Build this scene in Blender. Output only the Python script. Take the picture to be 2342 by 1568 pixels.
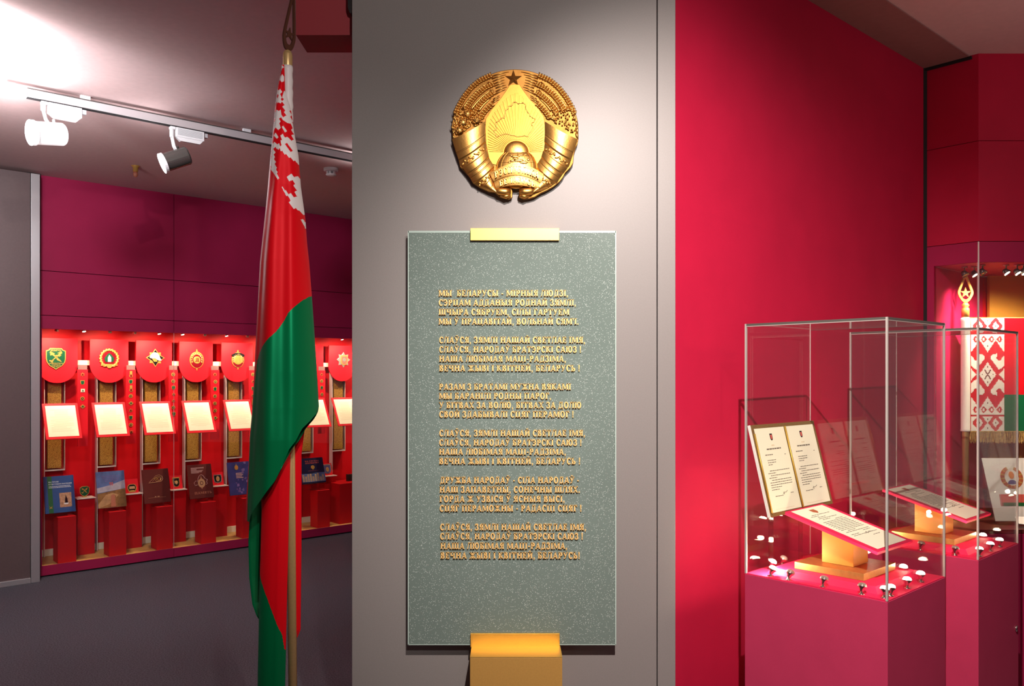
import bpy, math, random
from mathutils import Vector, Matrix
for _o in list(bpy.data.objects):
    bpy.data.objects.remove(_o, do_unlink=True)
SC = bpy.context.scene
COL = SC.collection
PI = math.pi
random.seed(7)

# ------------------------------------------------------------------ camera
F, CX, HY, H = 1900.0, 1171.0, 856.0, 1.6       # focal length in pixels of a 2342x1568 frame, horizon row, eye height
cam_d = bpy.data.cameras.new('camera')
cam = bpy.data.objects.new('camera', cam_d)
COL.objects.link(cam)
cam.location = (0, 0, H)
cam.rotation_euler = (PI / 2, 0, 0)
cam_d.sensor_fit = 'HORIZONTAL'
cam_d.sensor_width = 36.0
cam_d.lens = 36.0 * F / 2342.0
cam_d.shift_y = (HY - 784.0) / 2342.0
cam_d.clip_start = 0.05
SC.camera = cam

# ------------------------------------------------------------------ world, exposure, lights of the room and added lamps
SC.view_settings.view_transform = 'Standard'
SC.view_settings.look = 'None'
SC.view_settings.exposure = 0.0
SC.view_settings.gamma = 1.0
SC.view_settings.use_curve_mapping = False
SC.cycles.transparent_max_bounces = 32
SC.cycles.max_bounces = 10
SC.cycles.glossy_bounces = 5
SC.cycles.sample_clamp_indirect = 6.0
wd = bpy.data.worlds.new('world')
SC.world = wd
wd.use_nodes = True
wd.node_tree.nodes['Background'].inputs[0].default_value = (0.75, 0.42, 0.44, 1)
wd.node_tree.nodes['Background'].inputs[1].default_value = 0.19


def spot(loc, target, power, color=(1, 1, 1), angle=60, blend=0.6, radius=0.03, parent=None, name='lamp_light'):
    d = bpy.data.lights.new(name, 'SPOT')
    d.energy = power
    d.color = color
    d.spot_size = math.radians(angle)
    d.spot_blend = blend
    d.shadow_soft_size = radius
    o = bpy.data.objects.new(name, d)
    COL.objects.link(o)
    o.location = loc
    o.rotation_euler = (Vector(target) - Vector(loc)).to_track_quat('-Z', 'Y').to_euler()
    if parent:
        o.parent = parent
    return o


def point(loc, power, color=(1, 1, 1), radius=0.03, parent=None, name='lamp_light'):
    d = bpy.data.lights.new(name, 'POINT')
    d.energy = power
    d.color = color
    d.shadow_soft_size = radius
    o = bpy.data.objects.new(name, d)
    COL.objects.link(o)
    o.location = loc
    if parent:
        o.parent = parent
    return o


WARM = (1.0, 0.78, 0.5)
NEUT = (1.0, 0.93, 0.87)
COOL = (0.92, 0.94, 1.0)
# spotlight behind and to the right of the viewer, aimed at the anthem panel
spot((0.80, -0.5, 3.1), (-0.35, 2.87, 2.55), 170, NEUT, 60, 1.0, 0.03)
# wall washer up in an added ceiling recess over the viewer: the recess edge cuts its light just below the ceiling
spot((0.3, 0.6, 3.21), (0.98, 3.22, 1.0), 640, (1.0, 0.86, 0.80), 72, 1.0, 0.012)
# added lamp without a fixture, brightening the papers in the glass cases
spot((1.42, 2.30, 3.12), (1.30, 2.75, 1.0), 45, (1.0, 0.84, 0.62), 40, 0.9, 0.05)
# added unseen spot that brightens the tall flag
spot((0.35, -0.3, 3.05), (-0.70, 2.6, 1.55), 135, NEUT, 42, 1.0, 0.04)
# added lamp off to the right, no fixture, that lifts the ceiling over the corner
spot((2.9, 2.3, 2.45), (2.6, 3.3, 3.17), 22, (1.0, 0.82, 0.76), 120, 1.0, 0.1)
# added cool lamp and soft fill for the left room, both unseen
spot((-2.3, 3.3, 3.05), (-3.0, 7.4, 1.9), 185, COOL, 110, 0.9, 0.1)
point((-2.7, 4.7, 2.4), 9, (1, .9, .9), 0.25)

# ------------------------------------------------------------------ frames of the building (walls run at 48 degrees)
TH = math.radians(48.25)
W = Vector((math.sin(TH), math.cos(TH), 0))
N = Vector((-math.cos(TH), math.sin(TH), 0))
ROT = math.atan2(W.y, W.x)
OL = Vector(((90 - CX) / F * 6.54, 6.54, 0))        # foot of the left display wall
CEIL = 3.17


def lw(s, t, z, o=OL):
    return o + W * s + N * t + Vector((0, 0, z))


def ls(px, t):
    u = (px - CX) / F
    return (u * (OL.y + t * N.y) - OL.x - t * N.x) / (W.x - u * W.y)


def lz(px, py, t):
    d = OL.y + ls(px, t) * W.y + t * N.y
    return H + (HY - py) / F * d


def at(px, py, d):
    return Vector(((px - CX) / F * d, d, H + (HY - py) / F * d))


# ------------------------------------------------------------------ materials
def lin(h):
    h = h.lstrip('#')
    out = []
    for i in (0, 2, 4):
        v = int(h[i:i + 2], 16) / 255
        out.append(v / 12.92 if v <= 0.04045 else ((v + 0.055) / 1.055) ** 2.4)
    return (out[0], out[1], out[2], 1.0)


def mat(name, col, rough=0.5, metal=0.0, spec=0.5, noise=0.0, nscale=40.0, bump=0.0, bscale=200.0, sheen=0.0, aniso=0.0, emit=0.0, tint=None):
    m = bpy.data.materials.new(name)
    m.use_nodes = True
    nt = m.node_tree
    b = nt.nodes['Principled BSDF']
    c = lin(col) if isinstance(col, str) else tuple(col) + (1.0,)
    b.inputs['Base Color'].default_value = c
    b.inputs['Roughness'].default_value = rough
    b.inputs['Metallic'].default_value = metal
    b.inputs['Specular IOR Level'].default_value = spec
    if tint:
        b.inputs['Specular Tint'].default_value = tint + (1,)
    if sheen:
        b.inputs['Sheen Weight'].default_value = sheen
    if aniso:
        b.inputs['Anisotropic'].default_value = aniso
    if emit:
        b.inputs['Emission Color'].default_value = c
        b.inputs['Emission Strength'].default_value = emit
    tc = None
    if noise or bump:
        tc = nt.nodes.new('ShaderNodeTexCoord')
    if noise:
        n = nt.nodes.new('ShaderNodeTexNoise')
        n.inputs['Scale'].default_value = nscale
        n.inputs['Detail'].default_value = 4
        nt.links.new(tc.outputs['Object'], n.inputs['Vector'])
        r = nt.nodes.new('ShaderNodeMapRange')
        r.inputs[1].default_value = 0.3
        r.inputs[2].default_value = 0.7
        r.inputs[3].default_value = 1 - noise
        r.inputs[4].default_value = 1 + noise
        nt.links.new(n.outputs['Fac'], r.inputs[0])
        mx = nt.nodes.new('ShaderNodeVectorMath')
        mx.operation = 'SCALE'
        mx.inputs[0].default_value = c[:3]
        nt.links.new(r.outputs[0], mx.inputs['Scale'])
        nt.links.new(mx.outputs[0], b.inputs['Base Color'])
    if bump:
        n = nt.nodes.new('ShaderNodeTexNoise')
        n.inputs['Scale'].default_value = bscale
        n.inputs['Detail'].default_value = 3
        nt.links.new(tc.outputs['Object'], n.inputs['Vector'])
        bp = nt.nodes.new('ShaderNodeBump')
        bp.inputs['Strength'].default_value = bump
        bp.inputs['Distance'].default_value = 0.01
        nt.links.new(n.outputs['Fac'], bp.inputs['Height'])
        nt.links.new(bp.outputs[0], b.inputs['Normal'])
    return m


def glass(name, tint=(0.97, 0.98, 0.975), ior=1.5, rough=0.0):
    m = bpy.data.materials.new(name)
    m.use_nodes = True
    nt = m.node_tree
    nt.nodes.clear()
    out = nt.nodes.new('ShaderNodeOutputMaterial')
    mix = nt.nodes.new('ShaderNodeMixShader')
    tr = nt.nodes.new('ShaderNodeBsdfTransparent')
    gl = nt.nodes.new('ShaderNodeBsdfGlossy')
    lw_ = nt.nodes.new('ShaderNodeLayerWeight')          # Schlick reflectance, the same from both sides of a pane
    lw_.inputs[0].default_value = 0.5
    pw = nt.nodes.new('ShaderNodeMath')
    pw.operation = 'POWER'
    pw.inputs[1].default_value = 5.0
    fr = nt.nodes.new('ShaderNodeMapRange')
    f0 = ((ior - 1) / (ior + 1)) ** 2
    fr.inputs[3].default_value = f0
    fr.inputs[4].default_value = 1.0
    tr.inputs[0].default_value = tint + (1,)
    gl.inputs[0].default_value = (1, 1, 1, 1)
    gl.inputs['Roughness'].default_value = rough
    nt.links.new(lw_.outputs['Facing'], pw.inputs[0])
    nt.links.new(pw.outputs[0], fr.inputs[0])
    nt.links.new(fr.outputs[0], mix.inputs[0])
    nt.links.new(tr.outputs[0], mix.inputs[1])
    nt.links.new(gl.outputs[0], mix.inputs[2])
    nt.links.new(mix.outputs[0], out.inputs[0])
    return m


M = {}
M['crimson'] = mat('crimson_wall', (0.50, 0.011, 0.048), 0.6, 0, 0.15, 0.04, 6, 0.05, 400)
M['crimson_panel'] = mat('crimson_wall_panel', (0.38, 0.014, 0.072), 0.55, 0, 0.18, 0.05, 4, 0.04, 400)
M['plum'] = mat('plum_laminate', (0.44, 0.032, 0.09), 0.5, 0, 0.25, 0.04, 8, 0.06, 500)
M['red_in'] = mat('red_display_lining', (0.52, 0.003, 0.007), 0.5, 0, 0.18, 0.03, 5)
M['magenta_in'] = mat('magenta_display_lining', (0.6, 0.012, 0.09), 0.5, 0, 0.35)
M['red_card'] = mat('red_card', (0.72, 0.010, 0.022), 0.5, 0, 0.2)
M['red_rose'] = mat('rose_red_felt', (0.75, 0.012, 0.08), 0.6, 0, 0.3, 0.04, 60)
M['grey'] = mat('grey_metallic_paint', (0.24, 0.223, 0.214), 0.40, 0.06, 0.35, 0.05, 300, 0.02, 900)
M['grey2'] = mat('grey_partition', (0.15, 0.10, 0.098), 0.45, 0.2, 0.5, 0.04, 60)
M['alu'] = mat('aluminium', (0.62, 0.6, 0.6), 0.35, 0.7, 0.5)
M['dark'] = mat('dark_gap', (0.01, 0.008, 0.009), 0.8)
M['ceil'] = mat('ceiling_paint', (0.68, 0.48, 0.47), 0.85, 0, 0.2, 0.03, 30)
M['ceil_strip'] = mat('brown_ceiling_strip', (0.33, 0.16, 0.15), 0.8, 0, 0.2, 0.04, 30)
M['beam'] = mat('dark_red_beam', (0.30, 0.035, 0.045), 0.6, 0, 0.3)
M['gold'] = mat('gold_leaf', (0.80, 0.45, 0.12), 0.40, 1.0, 0.5, 0.05, 20, 0.04, 160)
M['gold_old_shaded'] = mat('shaded_antique_gold', (0.34, 0.16, 0.035), 0.5, 0.9, 0.5, 0.2, 30)  # patina tone plus the shade between wreath parts, put into the colour
M['gold_text'] = mat('gold_lettering', (0.84, 0.54, 0.19), 0.5, 0.2, 0.5)
M['gold_satin'] = mat('satin_gold_sheet', (0.82, 0.52, 0.12), 0.38, 0.8, 0.5, 0.02, 200)
M['gold_box'] = mat('gold_painted_board', (0.62, 0.35, 0.09), 0.42, 0.35, 0.5, 0.04, 200, 0.08, 700)
M['gold_back'] = mat('gold_brown_sheet', (0.62, 0.29, 0.035), 0.5, 0.1, 0.4, 0.03, 200)
M['gold_col'] = mat('gold_lacquer', (0.50, 0.20, 0.028), 0.45, 0.1, 0.3, 0.02, 200)
M['gold_field'] = mat('matt_gold_field', (0.62, 0.31, 0.06), 0.5, 1.0, 0.5, 0.05, 20, 0.03, 160)
M['gold_wood'] = mat('gilded_timber', (0.42, 0.22, 0.06), 0.42, 0.45, 0.5, 0.12, 60)
M['brass'] = mat('brass_tube', (0.62, 0.42, 0.18), 0.38, 0.45, 0.5, 0.05, 150)
M['bronze'] = mat('dark_bronze', (0.10, 0.035, 0.02), 0.5, 0.3, 0.4)
M['flag_red'] = mat('red_satin', (0.66, 0.004, 0.010), 0.42, 0, 0.5, 0.03, 700, tint=(1, .10, .12))
M['flag_green'] = mat('green_satin', (0.001, 0.13, 0.042), 0.36, 0, 0.8, 0.06, 700, tint=(.05, 1, .45))
M['flag_white'] = mat('white_satin', (0.72, 0.66, 0.66), 0.45, 0, 0.4)
M['orn_red'] = mat('ornament_red', (0.55, 0.012, 0.02), 0.5, 0, 0.4)
M['sleeve'] = mat('white_flag_sleeve', (0.78, 0.72, 0.66), 0.75, 0, 0.2, 0.05, 90)
M['paper'] = mat('cream_paper', (0.86, 0.80, 0.62), 0.7, 0, 0.2)
M['white_paper'] = mat('white_paper', (0.80, 0.78, 0.76), 0.6, 0, 0.3)
M['ink'] = mat('grey_ink', (0.16, 0.13, 0.10), 0.8)
M['ink_faint'] = mat('faint_brown_ink', (0.70, 0.57, 0.38), 0.8)
M['brown_board'] = mat('brown_cork_board', (0.20, 0.11, 0.035), 0.7, 0.1, 0.3, 0.25, 260, 0.2, 300)
M['gold_cord'] = mat('gold_binding_cord', (0.55, 0.33, 0.05), 0.4, 0.5)
M['white_edge'] = mat('white_board_edge', (0.8, 0.76, 0.7), 0.6)
M['clear_edge'] = mat('polished_acrylic_edge', (0.75, 0.62, 0.58), 0.25, 0, 0.6)
M['profile'] = mat('case_edge_profile', (0.52, 0.48, 0.44), 0.35, 0.3)
M['profile_dark'] = mat('case_top_profile', (0.17, 0.16, 0.14), 0.4, 0.6)
M['glass'] = glass('clear_glass')
M['acrylic'] = glass('clear_acrylic', (0.9, 0.86, 0.84), 1.5, 0.03)
M['wood'] = mat('tan_wood_board', (0.50, 0.27, 0.085), 0.5, 0, 0.4, 0.15, 25)
M['cream'] = mat('cream_rail', (0.74, 0.66, 0.52), 0.5)
M['smoke'] = mat('smoked_holder', (0.25, 0.12, 0.12), 0.3)
M['chrome'] = mat('chrome', (0.72, 0.69, 0.65), 0.15, 1.0)
M['nickel'] = mat('dull_nickel', (0.55, 0.5, 0.46), 0.3, 0.9)
M['track'] = mat('track_enamel', (0.45, 0.40, 0.40), 0.4)
M['white_lamp'] = mat('white_lamp_enamel', (0.78, 0.77, 0.77), 0.35)
M['grey_lamp'] = mat('grey_lamp_plastic', (0.42, 0.42, 0.43), 0.45)
M['dark_lamp'] = mat('dark_lamp_body', (0.12, 0.11, 0.10), 0.25, 0.6)
M['black'] = mat('black_plastic', (0.012, 0.011, 0.012), 0.4)
M['lens_cool'] = mat('lit_lamp_lens', (0.95, 0.96, 1.0), 0.3, emit=60)
M['lens_warm'] = mat('lit_halogen_lens', (1.0, 0.88, 0.65), 0.3, emit=40)
M['lens_off'] = mat('unlit_lens', (0.35, 0.28, 0.24), 0.12, 0.4)
M['enamel_green'] = mat('green_enamel', (0.005, 0.085, 0.04), 0.25)
M['enamel_red'] = mat('dark_red_enamel', (0.20, 0.004, 0.012), 0.25)
M['enamel_black'] = mat('black_enamel', (0.012, 0.01, 0.012), 0.25)
M['enamel_white'] = mat('white_enamel', (0.85, 0.82, 0.72), 0.35)
M['gilt'] = mat('gilt_metal', (0.66, 0.37, 0.09), 0.35, 0.4, 0.5)
M['silver'] = mat('silvered_metal', (0.72, 0.70, 0.66), 0.3, 0.8)
M['blue'] = mat('blue_cover', (0.025, 0.085, 0.27), 0.35)
M['green_cover'] = mat('green_stripe', (0.01, 0.12, 0.03), 0.4)
M['sky'] = mat('printed_sky', (0.10, 0.16, 0.36), 0.4, 0, 0.4, 0.35, 14)
M['cloud'] = mat('printed_cloud', (0.46, 0.42, 0.50), 0.4, 0, 0.4, 0.2, 20)
M['hill'] = mat('printed_hill', (0.27, 0.13, 0.045), 0.4, 0, 0.4, 0.4, 24)
M['sand'] = mat('printed_sand', (0.50, 0.28, 0.13), 0.4, 0, 0.4, 0.25, 24)
M['brick'] = mat('printed_brick', (0.50, 0.17, 0.10), 0.4)
M['maroon'] = mat('maroon_cover', (0.13, 0.018, 0.014), 0.45, 0, 0.4, 0.06, 60)
M['foil'] = mat('copper_foil', (0.80, 0.45, 0.24), 0.35, 0.5)
M['pink_foil'] = mat('pink_foil', (0.75, 0.45, 0.42), 0.4, 0.3)
M['indigo'] = mat('indigo_cover', (0.045, 0.045, 0.19), 0.35, 0, 0.5, 0.2, 12)
M['violet'] = mat('violet_print', (0.22, 0.13, 0.33), 0.4, 0, 0.4, 0.3, 30)
M['navy'] = mat('navy_cover', (0.012, 0.014, 0.055), 0.35)
M['title_red'] = mat('title_red', (0.62, 0.10, 0.08), 0.5)
M['title_white'] = mat('title_white', (0.80, 0.80, 0.82), 0.5)
M['building'] = mat('printed_building', (0.62, 0.42, 0.24), 0.5, 0, 0.3, 0.2, 40)
M['map_pic'] = mat('printed_stone', (0.50, 0.27, 0.16), 0.5, 0, 0.3, 0.4, 60)
M['orange'] = mat('orange_print', (0.75, 0.26, 0.05), 0.45)
M['em_red'] = mat('printed_emblem_red', (0.45, 0.10, 0.03), 0.5)
M['em_blue'] = mat('printed_emblem_blue', (0.08, 0.07, 0.22), 0.5)
M['fringe'] = mat('gold_fringe', (0.55, 0.34, 0.09), 0.45, 0.3, 0.5, 0.3, 120)


def voronoi_panel():
    m = mat('glitter_green_glass', (0.150, 0.200, 0.178), 0.16, 0, 0.5, 0.05, 3)
    nt = m.node_tree
    b = nt.nodes['Principled BSDF']
    src = b.inputs['Base Color'].links[0].from_socket
    tc = nt.nodes.new('ShaderNodeTexCoord')
    v = nt.nodes.new('ShaderNodeTexVoronoi')
    v.inputs['Scale'].default_value = 460
    nt.links.new(tc.outputs['Object'], v.inputs['Vector'])
    lt = nt.nodes.new('ShaderNodeMath')
    lt.operation = 'LESS_THAN'
    lt.inputs[1].default_value = 0.42
    nt.links.new(v.outputs['Distance'], lt.inputs[0])
    sep = nt.nodes.new('ShaderNodeSeparateColor')
    nt.links.new(v.outputs['Color'], sep.inputs[0])
    gt = nt.nodes.new('ShaderNodeMath')
    gt.operation = 'GREATER_THAN'
    gt.inputs[1].default_value = 0.88
    nt.links.new(sep.outputs[0], gt.inputs[0])
    mu = nt.nodes.new('ShaderNodeMath')
    mu.operation = 'MULTIPLY'
    nt.links.new(lt.outputs[0], mu.inputs[0])
    nt.links.new(gt.outputs[0], mu.inputs[1])
    mx = nt.nodes.new('ShaderNodeMix')
    mx.data_type = 'RGBA'
    mx.inputs['B'].default_value = (0.58, 0.66, 0.62, 1)
    nt.links.new(mu.outputs[0], mx.inputs['Factor'])
    nt.links.new(src, mx.inputs['A'])
    nt.links.new(mx.outputs['Result'], b.inputs['Base Color'])
    return m


M['panel'] = voronoi_panel()
M['panel_edge'] = mat('polished_glass_edge', (0.40, 0.52, 0.47), 0.25, 0, 0.6)


def carpet():
    m = mat('blue_grey_carpet', (0.125, 0.12, 0.14), 0.95, 0, 0.1, 0.45, 130, 0.5, 260)
    return m


M['carpet'] = carpet()


def grain():
    m = mat('golden_grain', (0.42, 0.22, 0.035), 0.45, 0.1, 0.5)
    nt = m.node_tree
    b = nt.nodes['Principled BSDF']
    tc = nt.nodes.new('ShaderNodeTexCoord')
    v = nt.nodes.new('ShaderNodeTexVoronoi')
    v.inputs['Scale'].default_value = 160
    nt.links.new(tc.outputs['Object'], v.inputs['Vector'])
    cr = nt.nodes.new('ShaderNodeValToRGB')
    cr.color_ramp.elements[0].color = (0.78, 0.46, 0.10, 1)
    cr.color_ramp.elements[1].color = (0.28, 0.13, 0.02, 1)
    cr.color_ramp.elements[1].position = 0.75
    nt.links.new(v.outputs['Distance'], cr.inputs[0])
    nt.links.new(cr.outputs[0], b.inputs['Base Color'])
    return m


M['grain'] = grain()


# ------------------------------------------------------------------ mesh builder
class MB:
    def __init__(self):
        self.v, self.f, self.m = [], [], []

    def add(self, vs, fs, mi=0, mx=None):
        o = len(self.v)
        if mx is not None:
            vs = [mx @ Vector(p) for p in vs]
        self.v += [tuple(p) for p in vs]
        for q in fs:
            self.f.append(tuple(i + o for i in q))
            self.m.append(mi)
        return self

    def box(self, x0, x1, y0, y1, z0, z1, mi=0, mx=None):
        vs = [(x0, y0, z0), (x1, y0, z0), (x1, y1, z0), (x0, y1, z0), (x0, y0, z1), (x1, y0, z1), (x1, y1, z1), (x0, y1, z1)]
        fs = [(0, 3, 2, 1), (4, 5, 6, 7), (0, 1, 5, 4), (1, 2, 6, 5), (2, 3, 7, 6), (3, 0, 4, 7)]
        return self.add(vs, fs, mi, mx)

    def prism(self, pts, y0, y1, mi=0, mx=None, mi_side=None):
        """outline in x,z pushed from y0 (front) to y1 (back)"""
        n = len(pts)
        a = sum(pts[i][0] * pts[(i + 1) % n][1] - pts[(i + 1) % n][0] * pts[i][1] for i in range(n))
        if a < 0:
            pts = pts[::-1]
        vs = [(p[0], y0, p[1]) for p in pts] + [(p[0], y1, p[1]) for p in pts]
        self.add(vs, [tuple(range(n)), tuple(range(2 * n - 1, n - 1, -1))], mi, mx)
        o = len(self.v) - 2 * n
        for i in range(n):
            j = (i + 1) % n
            self.f.append((o + j, o + i, o + n + i, o + n + j))
            self.m.append(mi if mi_side is None else mi_side)
        return self

    def tube(self, pts, r, n=8, mi=0, closed=False, mx=None):
        pts = [Vector(p) for p in pts]
        k = len(pts)
        vs, fs = [], []
        for i, p in enumerate(pts):
            if closed:
                tg = pts[(i + 1) % k] - pts[i - 1]
            else:
                tg = pts[min(i + 1, k - 1)] - pts[max(i - 1, 0)]
            tg.normalize()
            up = Vector((0, 1, 0)) if abs(tg.y) < 0.9 else Vector((1, 0, 0))
            a = tg.cross(up).normalized()
            b = tg.cross(a).normalized()
            rr = r[i] if isinstance(r, (list, tuple)) else r
            for q in range(n):
                an = 2 * PI * q / n
                vs.append(p + a * (rr * math.cos(an)) + b * (rr * math.sin(an)))
        for i in range(k if closed else k - 1):
            for q in range(n):
                i2 = (i + 1) % k
                fs.append((i * n + q, i * n + (q + 1) % n, i2 * n + (q + 1) % n, i2 * n + q))
        if not closed:
            fs.append(tuple(range(n - 1, -1, -1)))
            fs.append(tuple((k - 1) * n + q for q in range(n)))
        return self.add(vs, fs, mi, mx)

    def lathe(self, prof, n=24, mi=0, mx=None):
        """profile of (radius, z) turned about z"""
        vs, fs = [], []
        for r, z in prof:
            for q in range(n):
                a = 2 * PI * q / n
                vs.append((r * math.cos(a), r * math.sin(a), z))
        for i in range(len(prof) - 1):
            for q in range(n):
                fs.append((i * n + q, i * n + (q + 1) % n, (i + 1) * n + (q + 1) % n, (i + 1) * n + q))
        if prof[0][0] > 1e-6:
            fs.append(tuple(range(n - 1, -1, -1)))
        if prof[-1][0] > 1e-6:
            fs.append(tuple((len(prof) - 1) * n + q for q in range(n)))
        return self.add(vs, fs, mi, mx)

    def ell(self, c, rad, n=10, mi=0, rot=None):
        if not isinstance(rad, (tuple, list)):
            rad = (rad, rad, rad)
        mx = Matrix.Translation(Vector(c))
        if rot is not None:
            mx = mx @ rot
        mx = mx @ Matrix.Diagonal((rad[0], rad[1], rad[2], 1))
        h = max(4, n // 2)
        prof = [(math.sin(PI * i / h), -math.cos(PI * i / h)) for i in range(h + 1)]
        prof[0] = (1e-5, -1)
        prof[-1] = (1e-5, 1)
        return self.lathe(prof, n, mi, mx)

    def grid(self, fn, nu, nv, mi=0, mfn=None):
        o = len(self.v)
        for i in range(nu + 1):
            for j in range(nv + 1):
                self.v.append(tuple(fn(i / nu, j / nv)))
        for i in range(nu):
            for j in range(nv):
                a = o + i * (nv + 1) + j
                self.f.append((a, a + 1, a + nv + 2, a + nv + 1))
                self.m.append(mfn((i + .5) / nu, (j + .5) / nv) if mfn else mi)
        return self

    def build(self, name, mats, parent=None, smooth=False, bevel=0.0, loc=None, rot=None, seg=2):
        me = bpy.data.meshes.new(name)
        me.from_pydata(self.v, [], self.f)
        if not isinstance(mats, (list, tuple)):
            mats = [mats]
        for k in mats:
            me.materials.append(M[k] if isinstance(k, str) else k)
        for p, i in zip(me.polygons, self.m):
            p.material_index = i
            p.use_smooth = smooth
        me.update()
        o = bpy.data.objects.new(name, me)
        COL.objects.link(o)
        if parent:
            o.parent = parent
        if loc is not None:
            o.location = loc
        if rot is not None:
            o.rotation_euler = rot
        if bevel:
            b = o.modifiers.new('bevel', 'BEVEL')
            b.width = bevel
            b.segments = seg
            b.limit_method = 'ANGLE'
        return o


def tag(o, label=None, cat=None, group=None, kind=None):
    if label:
        o['label'] = label
    if cat:
        o['category'] = cat
    if group:
        o['group'] = group
    if kind:
        o['kind'] = kind
    return o


def empty(name, loc, rotz=0.0, label=None, cat=None, group=None, rx=0.0):
    o = bpy.data.objects.new(name, None)
    COL.objects.link(o)
    o.empty_display_size = 0.05
    o.location = loc
    o.rotation_euler = (rx, 0, rotz)
    return tag(o, label, cat, group)


def copy_tree(o, parent=None):
    c = o.copy()
    COL.objects.link(c)
    if parent:
        c.parent = parent
    for ch in [x for x in bpy.data.objects if x.parent == o]:
        copy_tree(ch, c)
    return c


def struct(name, mb, mats, **k):
    return tag(mb.build(name, mats, **k), kind='structure')


def orient(o, z, up=(0, 0, 1)):
    """matrix placing local +z along direction z at point o"""
    q = Vector(z).to_track_quat('Z', 'Y')
    return Matrix.Translation(Vector(o)) @ q.to_matrix().to_4x4()


# ------------------------------------------------------------------ slab-serif capitals drawn as outlines (x to the right, cap height 1)
TS, TH_ = 0.25, 0.13


def _r(x0, x1, y0, y1):
    return [(x0, y0), (x1, y0), (x1, y1), (x0, y1)]


def _stem(x, y0=0.0, y1=1.0, b=1, t=1, w=TS):
    p = [_r(x - w / 2, x + w / 2, y0, y1)]
    if b:
        p.append(_r(x - w / 2 - .085, x + w / 2 + .085, y0, y0 + .085))
    if t:
        p.append(_r(x - w / 2 - .085, x + w / 2 + .085, y1 - .085, y1))
    return p


def _bar(y, x0, x1, h=.11):
    return [_r(x0, x1, y - h / 2, y + h / 2)]


def _diag(x0, y0, x1, y1, w):
    return [[(x0 - w / 2, y0), (x0 + w / 2, y0), (x1 + w / 2, y1), (x1 - w / 2, y1)]]


def _ring(cx, cy, rx, ry, a0, a1, tx=TS, ty=TH_, n=12):
    p = []
    for i in range(n):
        a, b = math.radians(a0 + (a1 - a0) * i / n), math.radians(a0 + (a1 - a0) * (i + 1) / n)
        ca, sa, cb, sb = math.cos(a), math.sin(a), math.cos(b), math.sin(b)
        p.append([(cx + rx * ca, cy + ry * sa), (cx + rx * cb, cy + ry * sb), (cx + (rx - tx) * cb, cy + (ry - ty) * sb), (cx + (rx - tx) * ca, cy + (ry - ty) * sa)])
    return p


def _breve(cx):
    return _ring(cx, 1.25, .2, .17, 190, 350, .07, .09, 8)


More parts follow.
